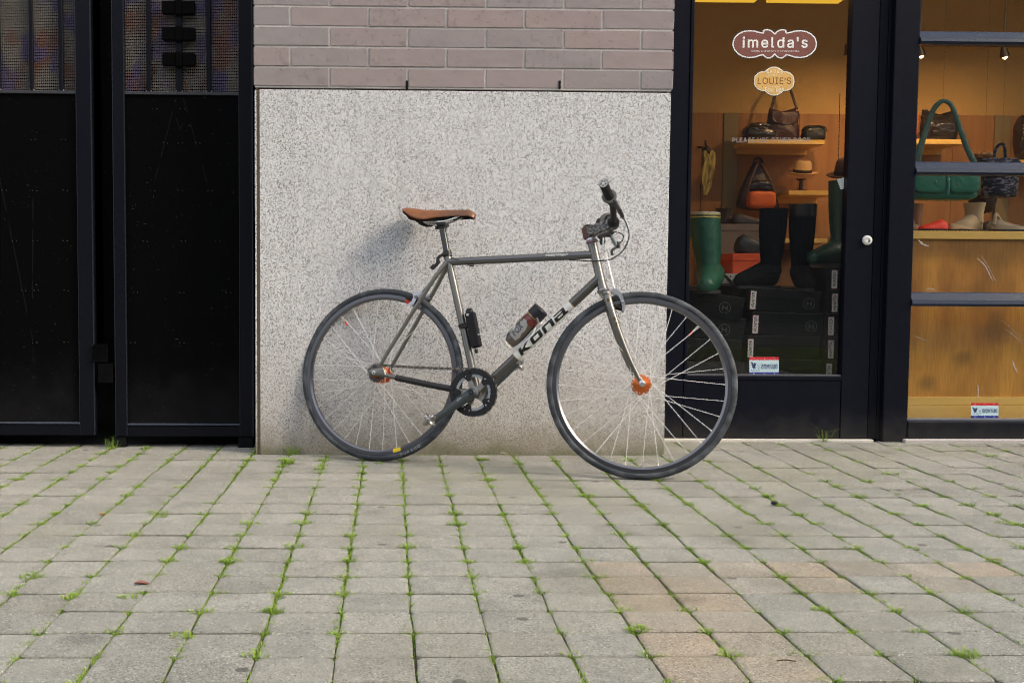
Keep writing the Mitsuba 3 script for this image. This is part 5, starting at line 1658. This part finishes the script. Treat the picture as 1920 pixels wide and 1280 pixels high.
k = thing('shoe_box', 'bright orange shoe box behind the tall black boots', 'box')
zo, co, wo = carton(k, 1373, 474, 1437, 535, .98, .28, (0.60, 0.095, 0.035), TZ)
k = thing('shoe_box', 'large grey brown shoe box beside the striped green boot', 'box')
zg, cg_, wg = carton(k, 1340, 420, 1424, 536, 1.275, .30, (0.16, 0.125, 0.095), at(1380, 536, 1.275)[2] + .0)
k2 = thing('stool', 'dark stool under the grey brown shoe box', 'stool')
put(k2, bx((cg_[0] - wg, 1.325, .013), (cg_[0] + wg, 1.56, at(1380, 536, 1.275)[2]), .003), 'm_matte', (0.04, 0.03, 0.025), number=False, ang=0)
k = thing('shoe_box', 'white box with black dots, small, between green boot and orange box', 'box')
c, w, h = px_box(1338, 513, 1400, 536, .94)
put(k + '__tray', bx((c[0] - w, .94, TZ + .0004), (c[0] + w * .9, .975, TZ + 2 * h * .30), .001), 'm_matte', (0.50, 0.49, 0.46), ang=0)
put(k + '__lid', bx((c[0] - w - .001, .938, TZ + 2 * h * .30 + .0005), (c[0] + w * .9 + .001, .976, TZ + 2 * h), .001), 'm_matte', (0.55, 0.54, 0.51), ang=0)
for i in range(7):
    for j in range(2):
        put(k + '__dot', lathe([(0, 0), (.0042, 0), (.0042, .0006), (0, .0006)], (c[0] - w + .016 + i * .026 + j * .013, .9378, TZ + 2 * h * (.50 + .28 * j)), -Yv, 10), 'm_matte', (0.02, 0.02, 0.02), ang=0)


def shoe(key, heel, az, ln, hgt, col, mat='m_hide', sole=(0.03, 0.025, 0.02), high=0.0, w=.036):
    d = np.array([math.cos(az), math.sin(az), 0])
    s = np.array([-d[1], d[0], 0])
    h = vector(heel)
    ring = []
    for f, ww, hh in ((0, .5, .50), (.06, .85, .80), (.2, .95, 1.0), (.36, .88, .86), (.55, .95, .62), (.75, 1.0, .46), (.9, .82, .36), (.98, .45, .26), (1.0, .2, .2)):
        o = h + d * ln * f + Z * .010
        ring.append([o + s * w * ww * math.copysign(abs(math.cos(t)) ** .8, math.cos(t)) + Z * (hgt * hh * max(math.sin(t), 0) ** .7 if math.sin(t) > 0 else 0.0) for t in np.linspace(0, 6.2832, 21)[:-1]])
    put(key + '__upper', loft(ring), mat, col, ang=55)
    so = Polygon([(ln / 2 + ln * .51 * math.cos(t), w * 1.04 * math.sin(t) * (1 + .06 * math.cos(t))) for t in np.linspace(0, 6.2832, 28)[:-1]])
    put(key + '__sole', plate(so, h, d, s, .0105), 'm_matte', sole, ang=0)
    if high:
        ring = [[h + d * (ln * .16 + .03 * math.cos(t) * q) + s * w * .9 * q * math.sin(t) + Z * z for t in np.linspace(0, 6.2832, 19)[:-1]] for z, q in ((hgt * .5, 1.15), (hgt, 1.10), (hgt + high * .5, 1.2), (hgt + high, 1.35), (hgt + high - .004, 1.18), (hgt + high * .5, 1.05))]
        put(key + '__ankle', loft(ring), mat, col, ang=55)


hz = np.array([at(1384, 474, 1.0)[0], 1.05, zo + .001])
k = thing('shoe', 'black lace shoe lying on the orange box', 'shoe')
shoe(k, hz, .05, .20, .085, (0.018, 0.019, 0.021), 'm_hide', (0.05, 0.02, 0.02), w=.042)
k = thing('shoe', 'dark brown strappy shoe on the grey brown box, left', 'shoe')
shoe(k, (at(1346, 418, 1.40)[0], 1.40, zg + .001), .15, .20, .045, (0.040, 0.022, 0.016), high=.04)
k = thing('shoe', 'flat dark shoe on the grey brown box, right', 'shoe')
shoe(k, (at(1372, 418, 1.36)[0], 1.36, zg + .001), -.05, .17, .050, (0.050, 0.036, 0.028))
k = thing('shoe', 'black sandal with crossed straps in front of the dotted box', 'sandal')
q = at(1376, 534, .90)
q[2] = TZ
q2 = (q[0], .955, TZ)
for s in (-1, 1):
    put(k + '__strap', sweep(spline([(q[0], .925, TZ + .010), (q[0] + s * .016, .922, TZ + .030), (q[0] + s * .045, .926, TZ + .058)], 6), .0075, 8), 'm_hide', (0.012, 0.012, 0.014))
put(k + '__sole', plate(Polygon([(.12 * math.cos(t), .035 * math.sin(t)) for t in np.linspace(0, 6.2832, 28)[:-1]]), (q[0] + .0, .895, TZ + .0006 - .0), X, Yv, .011), 'm_hide', (0.03, 0.022, 0.018), ang=0)

# ---- right window: bench, its goods, the bags that hang there
BYF = .52
zb1, zb0 = at(1800, 433, BYF)[2], at(1800, 448.5, BYF)[2]
bn_ = thing('display_bench', 'plywood display bench with yellow edge filling the lower right window', 'bench')
put(bn_ + '__top', bx((xp - .06, BYF, zb0), (4.3, 1.20, zb1), .002), 'm_pine', ang=0)
zq1, zq0 = at(1800, 744, BYF)[2], at(1800, 760, BYF)[2]
put(bn_ + '__front_panel', bx((xp - .06, BYF + .012, zq1 + .0005), (4.3, BYF + .03, zb0 - .0005)), 'm_ply', ang=0)
put(bn_ + '__base_board', bx((xp - .06, BYF + .004, zq0 + .0012), (4.3, BYF + .03, zq1), .001), 'm_pine', ang=0)
put(bn_ + '__base_board', bx((xp - .06, BYF + .002, .013), (4.3, BYF + .03, zq0), .001), 'm_pine', ang=0)
put(bn_ + '__end_panel', bx((xp - .06, BYF + .031, .013), (xp - .04, 1.19, zb0 - .0005)), 'm_ply', ang=0)
zt = zb1 + .0008
k = thing('shoe', 'bright red flat shoe on the bench in the right window', 'shoe')
shoe(k, (at(1774, 430, .60)[0], .60, zt), math.pi + .1, .130, .044, (0.82, 0.050, 0.018), w=.032)
k = thing('shoe', 'tan sandal lying between red shoe and canvas boot on the bench', 'sandal')
shoe(k, (at(1778, 430, .62)[0], .62, zt), -.05, .105, .028, (0.45, 0.30, 0.15), w=.026)
k = thing('shoe', 'beige canvas ankle boot on the bench in the right window', 'boot')
shoe(k, (at(1832, 430, .70)[0], .70, zt), math.pi + .5, .16, .085, (0.36, 0.27, 0.16), 'm_matte', (0.10, 0.07, 0.04), high=.050, w=.042)
k = thing('shoe', 'taupe clog with a buckled strap at the right of the bench', 'clog')
shoe(k, (at(1853, 430, .62)[0], .62, zt), .0, .175, .048, (0.26, 0.20, 0.13), 'm_hide', (0.05, 0.04, 0.035), w=.040)
put(k + '__strap', sweep(spline([(at(1856, 430, .62)[0], .585, zt + .03), (at(1861, 430, .62)[0], .60, zt + .072), (at(1868, 430, .62)[0], .62, zt + .076), (at(1880, 430, .62)[0], .64, zt + .05)], 6), .008, 8), 'm_hide', (0.30, 0.23, 0.15))
k = thing('shoe', 'dark clog behind the beige canvas boot on the bench', 'clog')
shoe(k, (at(1842, 430, .78)[0], .80, zt), -.1, .20, .050, (0.035, 0.034, 0.036), w=.040)
k = thing('shoe', 'brown leather ankle boot at the left end of the bench', 'boot')
shoe(k, (at(1722, 430, .72)[0], .72, zt), math.pi + .2, .15, .075, (0.16, 0.075, 0.035), high=.055, w=.036)
# green satchel
GYB = .80
c, w, h = px_box(1700, 312, 1829, 376, GYB)
k = thing('satchel', 'emerald green satchel hanging behind the middle bar of the right window', 'satchel')
put(k + '__body', soft(c, (w, .050, h), 6, .06, 4, sub=4), 'm_hide', (0.008, 0.092, 0.062), ang=60)
put(k + '__side', soft((c[0] + w * .985, GYB, c[2] + .01), (.008, .046, h * .86), 5, .1), 'm_hide', (0.10, 0.05, 0.025), ang=60)
put(k + '__front_pocket', soft((c[0] - w * .45, GYB - .052, c[2] + .01), (w * .50, .012, h * .72), 5, .15, 7), 'm_hide', (0.009, 0.102, 0.068), ang=60)
put(k + '__front_pocket', soft((c[0] + w * .50, GYB - .052, c[2] + .01), (w * .44, .012, h * .72), 5, .15, 8), 'm_hide', (0.009, 0.102, 0.068), ang=60)
a = at(1778, 335, GYB - .066)
put(k + '__pull_strap', sweep(spline([a + Z * .02, a, at(1779, 352, GYB - .068), at(1777, 364, GYB - .066)], 6), .006, 8, flat=(Yv, .35)), 'm_hide', (0.012, 0.13, 0.09))
for x_, y_ in ((1755, 341), (1797, 345), (1780, 337)):
    put(k + '__stud', hull([(at(x_, y_, GYB - .066), .0035)], 8), 'm_metal', (0.6, 0.5, 0.3))
st_ = [at(1712, 322, GYB), at(1719, 292, GYB), at(1732, 250, GYB), at(1746, 212, GYB), at(1760, 193, GYB), at(1773, 190, GYB), at(1785, 200, GYB), at(1797, 232, GYB), at(1812, 275, GYB), at(1826, 305, GYB), at(1828, 322, GYB)]
put(k + '__strap', sweep(spline(st_, 6), np.concatenate([np.linspace(.010, .010, 31), np.linspace(.011, .017, 30)]), 8, flat=(Yv, .3)), 'm_hide', (0.022, 0.062, 0.045))
put(k + '__strap', sweep(spline([at(1721, 322, GYB + .03), at(1727, 285, GYB + .03), at(1740, 240, GYB + .03), at(1752, 208, GYB + .02), at(1764, 192, GYB + .01)], 6), .007, 8, flat=(Yv, .3)), 'm_hide', (0.05, 0.09, 0.07))
q0 = at(1768, 192, GYB)
k = thing('hanging_cord', 'fine cord from the ceiling holding the green satchel', 'cord')
put(k, tube(q0 - Z * .01, (q0[0], q0[1], ZC), .0006, n=6), 'm_matte', (0.12, 0.09, 0.06), number=False)
# shiny black bag on its shelf and an orange bag beside it
c, w, h = px_box(1726, 203, 1795, 261, 1.60)
k = thing('handbag', 'shiny black handbag with peaked corners on the shelf behind the green strap', 'handbag')
ring = []
for f, wf, dp in ((0, .92, .05), (.25, 1.0, .06), (.55, .97, .05), (.75, .92, .035)):
    ring.append([(c[0] + w * wf * math.copysign(abs(math.cos(t)) ** .6, math.cos(t)), 1.60 + dp * math.sin(t) * (1 + .2 * math.sin(4 * t + 5 * f)), zs4 + .001 + 2 * h * f + (.0 if f < .7 else .045 * abs(math.cos(t)) ** 3)) for t in np.linspace(0, 6.2832, 29)[:-1]])
put(k + '__body', loft(ring), 'm_hidegloss', (0.018, 0.014, 0.012), ang=60)
put(k + '__front_pocket', soft((c[0], 1.545, zs4 + h * .75), (w * .62, .016, h * .42), 3.5, .4, 9), 'm_hidegloss', (0.022, 0.017, 0.014), ang=60)
for s in (-1, 1):
    put(k + '__corner_tab', hull([((c[0] + s * w * .84, 1.60, zs4 + 2 * h * .78), .016), ((c[0] + s * w * .72, 1.60, zs4 + 2 * h * .97), .010)], 8), 'm_hidegloss', (0.02, 0.016, 0.014))
c, w, h = px_box(1703, 190, 1722, 255, 1.58)
k = thing('handbag', 'bright orange bag half hidden by the post in the right window', 'handbag')
put(k, soft((c[0] - .03, 1.60, zs4 + h), (w + .03, .05, h), 3, .2), 'm_hide', (0.70, 0.16, 0.02), number=False, ang=60)
c, w, h = px_box(1908, 212, 1960, 300, 1.58)
k = thing('handbag', 'dark brown bag on a shelf at the right edge of the photo', 'handbag')
put(k, soft((c[0], 1.60, zs5 + h), (w, .06, h), 3, .3), 'm_hidegloss', (0.020, 0.013, 0.010), number=False, ang=60)
# woven basket bag and the dark bag behind it
c, w, h = px_box(1842, 296, 1916, 369, .85)
k = thing('woven_bag', 'dark blue grey woven bag hanging right of the green satchel', 'bag')
ring = []
for f, wf in ((0, .78), (.04, .88), (.3, .94), (.6, .98), (.82, 1.0), (.9, .9), (1.0, .35)):
    ring.append([(c[0] + w * wf * math.cos(t) * (1 + .03 * math.sin(9 * t + 8 * f)), .88 + .07 * wf * math.sin(t), c[2] - h + 2 * h * f + (.02 * math.cos(2 * t) if .5 < f < .95 else 0)) for t in np.linspace(0, 6.2832, 37)[:-1]])
m = loft(ring).subdivide().subdivide()
m.vertices += m.vertex_normals * (.008 * (meshkit.noise(m.vertices * [90, 90, 160]) - .5))[:, None]
put(k + '__body', m, 'm_woven', ang=40)
put(k + '__handle', sweep(spline([(c[0] - w * .3, .88, c[2] + h * .8), (c[0] - w * .2, .88, c[2] + h * 1.5), (c[0] + .01, .88, c[2] + h * 1.75), (c[0] + w * .25, .88, c[2] + h * 1.5), (c[0] + w * .3, .88, c[2] + h * .8)], 6), .007, 8), 'm_woven')
k = thing('hanging_cord', 'fine cord from the ceiling holding the woven bag', 'cord')
put(k, tube((c[0] + .01, .88, c[2] + h * 1.7), (c[0] + .01, .88, ZC), .0006, n=6), 'm_matte', (0.12, 0.09, 0.06), number=False)
c, w, h = px_box(1826, 284, 1862, 305, 1.05)
k = thing('woven_bag', 'brown and black fur trimmed bag behind the green satchel strap', 'bag')
c3, w3, h3 = px_box(1824, 284, 1872, 400, 1.05)
put(k + '__body', soft((c3[0], 1.08, c3[2]), (w3, .07, h3), 2.6, .3, 6), 'm_matte', (0.020, 0.014, 0.011), ang=60)
put(k + '__fur_trim', soft((c[0] + .01, 1.04, c[2] + .006), (w * .7, .05, h * .6), 2.2, .6, 12), 'm_matte', (0.22, 0.14, 0.07), ang=60)
q0 = at(1846, 286, 1.08)
put(k + '__cord', tube((q0[0], 1.08, q0[2] - .02), (q0[0], 1.08, ZC), .0006, n=6), 'm_matte', (0.12, 0.09, 0.06))
q0, q1 = at(1855, 370, 1.2), at(1855, 433, 1.2)
k = thing('display_stand', 'dark upright display rod behind the clog on the bench', 'stand')
put(k, [tube((q0[0], 1.15, zt), (q0[0], 1.15, q0[2] + .05), .007, n=10), lathe([(0, 0), (.05, 0), (.05, .006), (0, .010)], (q0[0], 1.15, zt), Z, 20)], 'm_hide', (0.03, 0.022, 0.018), number=False)

# ---- lamps
WARM = np.array([1.0, 0.60, 0.26])


def area(rgb):
    return {'emitter': {'type': 'area', 'radiance': {'type': 'rgb', 'value': [float(v) for v in rgb]}}}


for n_, (px_, py_, Y, lab) in enumerate(((1727, 104, 1.15, 'small glass spotlight left in the right window'), (1884, 106, 1.15, 'small glass spotlight right in the right window'), (1592, 102, 1.15, 'small glass spotlight at the right edge of the door glass'))):
    q = at(px_, py_, Y)
    k = thing('spotlight', lab, 'spotlight')
    ax = unit((.25, .10, -.95))
    put(k + '__housing', lathe([(0, -.052), (.010, -.052), (.016, -.030), (.024, .002), (.022, .002), (.014, -.028), (0, -.034)], q, ax, 24), 'm_metal', (0.16, 0.10, 0.05))
    put(k + '__bulb', hull([(q + ax * .004, .0115)], 10), 'm_matte', (0.8, 0.8, 0.8), **area(WARM * 0.7))
    put(k + '__stem', tube(q - ax * .050, (q[0] + .0, Y - .02, ZC), .0028, n=8), 'm_metal', (0.20, 0.14, 0.09))
    aim = unit((.05, .55, -.85))
    scene[k + '__beam'] = {'type': 'spot', 'to_world': T().look_at(origin=(q + ax * .02).tolist(), target=(q + ax * .02 + aim).tolist(), up=[1, 0, 0]), 'intensity': {'type': 'rgb', 'value': (WARM * 0.092).tolist()}, 'cutoff_angle': 70.0, 'beam_width': 25.0}
for a, b, lab in ((1306, 1441, 'left amber ceiling light at the top of the door glass'), (1463, 1604, 'right amber ceiling light at the top of the door glass')):
    Yl = 1.0
    z_ = at(1450, 6.5, Yl + .22)[2]
    xa_, xb_ = at(a, 5, Yl)[0], at(b, 5, Yl)[0]
    k = thing('ceiling_light', lab, 'ceiling light')
    put(k + '__tray', bx((xa_, Yl, z_ + .066), (xb_, Yl + .22, z_ + .10), .002), 'm_satin', (0.2, 0.16, 0.1), ang=0)
    put(k + '__diffuser', bx((xa_, Yl, z_), (xb_, Yl + .22, z_ + .0655), .004), 'm_matte', (0.4, 0.26, 0.06), ang=0, **area(np.array([1.0, 0.56, 0.045]) * 0.10))
    put(k + '__rod', tube(((xa_ + xb_) / 2, Yl + .1, z_ + .10), ((xa_ + xb_) / 2, Yl + .1, ZC), .005, n=8), 'm_metal', (0.3, 0.3, 0.3))

# ------------------------------------------------------------------ lettering and stickers on the glass
GS = GLY - .0012


def gpt(px, py):
    q = at(px, py, GS)
    return np.array([q[0], q[2]])


def on_glass(key, poly, lift, mat, col, th=.0003):
    return put(key, plate(poly, (0, GS - lift, 0), X, Z, th), mat, col, ang=0)


def gpoly(pts):
    return Polygon([gpt(x, y) for x, y in pts])


def ell(cx_, cy_, rx, ry, n=40):
    return gpoly([(cx_ + rx * math.cos(t), cy_ + ry * math.sin(t)) for t in np.linspace(0, 2 * math.pi, n + 1)[:-1]])


k = thing('shop_sign', 'brown scalloped sign with white lettering, upper of two on the door glass', 'sign')
half = [(1452.5, 64), (1449, 60), (1444, 57), (1438, 55.5), (1433, 56.5), (1430, 59), (1432, 60.5), (1430.5, 62), (1424, 61), (1415, 58.5), (1404, 57.5), (1393, 59.5), (1384, 64), (1377, 71), (1374, 80), (1374, 86), (1377, 94), (1383, 101), (1392, 106.5), (1404, 109), (1415, 108), (1424, 105), (1430.5, 103.5), (1433, 106), (1438, 109.5), (1444, 109.5), (1449, 106.5), (1452.5, 102)]
full = half + [(2 * 1452.5 - x, y) for x, y in half[::-1]]
sg = gpoly(full).buffer(.0015)
on_glass(k + '__backing', sg.buffer(.0030), 0, 'm_matte', (0.06, 0.05, 0.07))
on_glass(k + '__border', sg, .0006, 'm_matte', (0.86, 0.86, 0.86))
on_glass(k + '__panel', sg.buffer(-.0055), .0012, 'm_matte', (0.235, 0.100, 0.088))


def gtext(key, s, px0, px1, ybase, ytop, col, bold=True, lift=.0018, spread=0.0):
    a, b = gpt(px0, ybase), gpt(px1, ybase)
    hgt = gpt(px0, ytop)[1] - a[1]
    # each letter on its own so that the spacing can be opened up
    ms = []
    x_ = 0
    for ch in s:
        if ch == ' ':
            x_ += hgt * (.35 + spread)
            continue
        m = meshkit.text_mesh(ch, hgt, .0003, bold)
        w_ = np.ptp(m.vertices[:, 0])
        m.vertices[:, 0] += x_ - m.vertices[:, 0].min()
        x_ += w_ + hgt * (.13 + spread)
        ms.append(m)
    m = trimesh.util.concatenate(ms)
    m.vertices[:, 0] *= (b[0] - a[0]) / np.ptp(m.vertices[:, 0])
    v = m.vertices.copy()
    m.vertices = np.column_stack([a[0] + v[:, 0], GS - lift - v[:, 2], a[1] + v[:, 1] + (b[1] - a[1]) * v[:, 0] / (b[0] - a[0])])
    trimesh.repair.fix_normals(m)
    return put(key, m, 'm_matte', col, ang=0)


gtext(k + '__lettering', "imelda's", 1392, 1514, 89.5, 70.5, (0.88, 0.88, 0.88), spread=.16)
gtext(k + '__small_lettering', 'SHOES & JEWELRY & ACCESSORIES', 1408, 1498, 98.3, 94.6, (0.80, 0.72, 0.70), False, spread=.05)
k = thing('shop_sign', 'pale orange scalloped sign, lower of two on the door glass', 'sign')
o_ = unary_union([ell(1451.5, 152.5, 24, 27), gpoly([(1421, 137), (1428, 134), (1475, 134), (1482, 137), (1488, 143), (1489.5, 152), (1488, 162), (1482, 168), (1475, 171), (1428, 171), (1421, 168), (1415, 162), (1413.5, 152), (1415, 143)])]).buffer(.002).buffer(-.002)
on_glass(k + '__backing', o_.buffer(.0030), 0, 'm_matte', (0.10, 0.07, 0.05))
on_glass(k + '__border', o_, .0006, 'm_matte', (0.86, 0.80, 0.66))
on_glass(k + '__panel', o_.buffer(-.0045), .0012, 'm_matte', (0.76, 0.47, 0.17))
gtext(k + '__lettering', "LOUIE'S", 1420.5, 1483, 158, 146, (0.25, 0.095, 0.03), False, spread=.12)
for s_, yb, yt, sg_, x0_, x1_ in (('SHOES', 137.0, 130.5, 1, 1435, 1469), ('FOR MEN', 173.5, 167.2, -1, 1433, 1470)):
    n_ = len(s_)
    for i, ch in enumerate(s_):
        if ch == ' ':
            continue
        f = (i + .5) / n_
        off = 3.0 * (2 * f - 1) ** 2 * sg_
        xc_ = x0_ + (x1_ - x0_) * f
        gtext(k + '__small_lettering', ch, xc_ - 2.0, xc_ + 2.0, yb + off, yt + off, (0.88, 0.82, 0.66))
for y_ in (141.3, 163.0):
    a, b = gpt(1440, y_), gpt(1463, y_)
    put(k + '__rule', bx((a[0], GS - .0020, a[1] - .0008), (b[0], GS - .0018, a[1] + .0008)), 'm_matte', (0.88, 0.80, 0.6), ang=0)
k = thing('door_lettering', 'grey letters reading PLEASE USE OTHER DOOR across the door glass', 'lettering')
gtext(k + '__letters', 'PLEASE USE OTHER DOOR', 1373, 1519, 267, 258.5, (0.33, 0.29, 0.28), True, lift=0.0, spread=.1)


def alarm(x0, y0, x1, y1, label):
    k = thing('alarm_sticker', label, 'sticker')
    P = lambda u, v: (x0 + (x1 - x0) * u, y0 + (y1 - y0) * v)
    body = gpoly([P(0, 0), P(1, 0), P(1, 1), P(0, 1)])
    on_glass(k + '__card', body.buffer(-.001).buffer(.001), 0, 'm_satin', (0.55, 0.72, 0.80))
    on_glass(k + '__red_band', gpoly([P(0, 0), P(1, 0), P(1, .17), P(0, .17)]), .0005, 'm_satin', (0.60, 0.025, 0.04))
    on_glass(k + '__blue_band', gpoly([P(0, .84), P(1, .84), P(1, 1), P(0, 1)]), .0005, 'm_satin', (0.02, 0.035, 0.28))
    for v in (.085, .92):
        for u in (.15, .5, .84):
            st_ = [P(u + (.028 if i % 2 == 0 else .011) * math.sin(i * math.pi / 5) * 1.0, v - (.050 if i % 2 == 0 else .020) * math.cos(i * math.pi / 5)) for i in range(10)]
            on_glass(k + '__star', gpoly(st_), .0010, 'm_matte', (0.85, 0.85, 0.88))
    eagle = [(.05, .26), (.10, .30), (.14, .40), (.16, .36), (.19, .29), (.20, .38), (.24, .33), (.22, .45), (.19, .55), (.23, .60), (.17, .62), (.13, .68), (.12, .60), (.08, .55), (.11, .52), (.07, .44), (.10, .43), (.06, .35)]
    on_glass(k + '__eagle', gpoly([P(*q) for q in eagle]), .0006, 'm_matte', (0.03, 0.05, 0.14))
    mp = LineString([gpt(*P(*q)) for q in ((.06, .70), (.12, .76), (.20, .72), (.28, .78), (.35, .70), (.30, .60), (.34, .52), (.27, .46))]).buffer(.0008)
    on_glass(k + '__map_outline', mp, .0006, 'm_matte', (0.10, 0.16, 0.30))
    gtext(k + '__lettering', 'American', *[P(.40, 0)[0], P(.95, 0)[0], P(0, .55)[1], P(0, .36)[1]], (0.03, 0.06, 0.20), True, lift=.0008)
    gtext(k + '__lettering', 'SECURITY ALARMS', *[P(.40, 0)[0], P(.95, 0)[0], P(0, .645)[1], P(0, .575)[1]], (0.04, 0.06, 0.16), True, lift=.0008)
    return k


alarm(1405, 669, 1460.5, 703, 'red, white and blue alarm sticker low on the door glass')
alarm(1820.5, 755, 1872, 783.5, 'red, white and blue alarm sticker low on the right window')
# torn clear tape left on the right window
for n_, (pts, w_, lab) in enumerate((([(1722, 450), (1730, 458), (1742, 462)], 5, 'crumpled clear tape at the upper left of the plywood pane'), ([(1832, 484), (1846, 497), (1855, 514), (1862, 528)], 3, 'long torn strip of clear tape hanging down the plywood pane'),
                                     ([(1838, 478), (1851, 496), (1866, 524), (1870, 527)], 1.2, 'thin curled tape thread beside the long torn strip'), ([(1737, 575), (1745, 574), (1756, 573)], 2, 'scrap of tape under the lower bar of the right window'),
                                     ([(1712, 628), (1726, 634), (1744, 642)], 1.4, 'pale tape scratch at the left of the lower pane'), ([(1884, 616), (1900, 628), (1918, 645)], 1.4, 'pale diagonal tape scratch at the right of the lower pane'),
                                     ([(1876, 599), (1896, 615), (1919, 640)], 1.0, 'thin diagonal scratch of tape, uppermost at the right of the lower pane'), ([(1899, 676), (1902, 688), (1909, 701)], 4, 'curled white tape scrap at the right of the lower pane'),
                                     ([(1833, 721), (1834, 735), (1832, 752)], 4, 'upright strip of tape above the alarm sticker of the window'), ([(1736, 544), (1745, 541), (1756, 546)], 3, 'crumpled tape above the lower bar of the right window'))):
    P3 = np.array([at(x_, y_, GS - .001) for x_, y_ in pts])
    c_ = spline(P3, 5)
    ww = w_ / 430 / 2 * .75
    k = thing('tape_scrap', lab, 'tape')
    put(k, sweep(c_, ww * np.interp(np.linspace(0, 1, len(c_)), [0, .3, .8, 1], [.4, 1, .8, .2]) * (1 + .4 * np.sin(np.arange(len(c_)) * 2.1)), 8, flat=(Yv, .35)), 'm_gloss', (0.40, 0.35, 0.31), number=False, ang=30)

# ------------------------------------------------------------------ added block across the street, keeps bright sky out of the glass reflections
ob = thing('added_building', 'added plain grey building behind the viewer, dims the sky in the glass', 'building')
put(ob + '__wall', bx((-30, -19.0, -.05), (30, -18.0, 8.0)), 'm_matte', (0.16, 0.15, 0.14), ang=0)
put(ob + '__cornice', bx((-30, -17.95, 7.4), (30, -17.6, 7.9)), 'm_mortar', ang=0)
for fl in range(1):
    for i in range(14):
        x_ = -27.5 + i * 4.2
        put(ob + '__window', bx((x_, -17.995, 1.0), (x_ + 2.8, -17.97, 3.6)), 'm_gloss', (0.02, 0.025, 0.03), ang=0)

# things of a kind share a group
for base_, grp in (('fallen_leaf', 'fallen leaves on the setts'), ('twig', 'twigs and stalks on the setts'), ('weed', 'weeds at the foot of the walls'), ('gate_leaf', 'leaves of the black gate'), ('shelf', 'wooden shelves on the shop wall'), ('handbag', 'handbags in the shop'),
                   ('satchel', 'satchels in the shop'), ('woven_bag', 'woven bags in the right window'), ('rubber_boot', 'tall boots on the boot boxes'), ('shoe_box', 'shoe boxes behind the boots'), ('shoe', 'shoes on show in the shop'), ('spotlight', 'small spotlights in the shop'),
                   ('ceiling_light', 'amber ceiling lights'), ('shop_sign', 'scalloped signs on the door glass'), ('alarm_sticker', 'alarm stickers on the glass'), ('tape_scrap', 'tape scraps on the right window'), ('hanging_cord', 'thin hanging cords'), ('wall_strip', 'greenish strips on the back wall')):
    for key_ in list(labels):
        if key_ == base_ or (key_.startswith(base_ + '_') and key_[len(base_) + 1:].isdigit()):
            labels[key_].setdefault('group', grp)
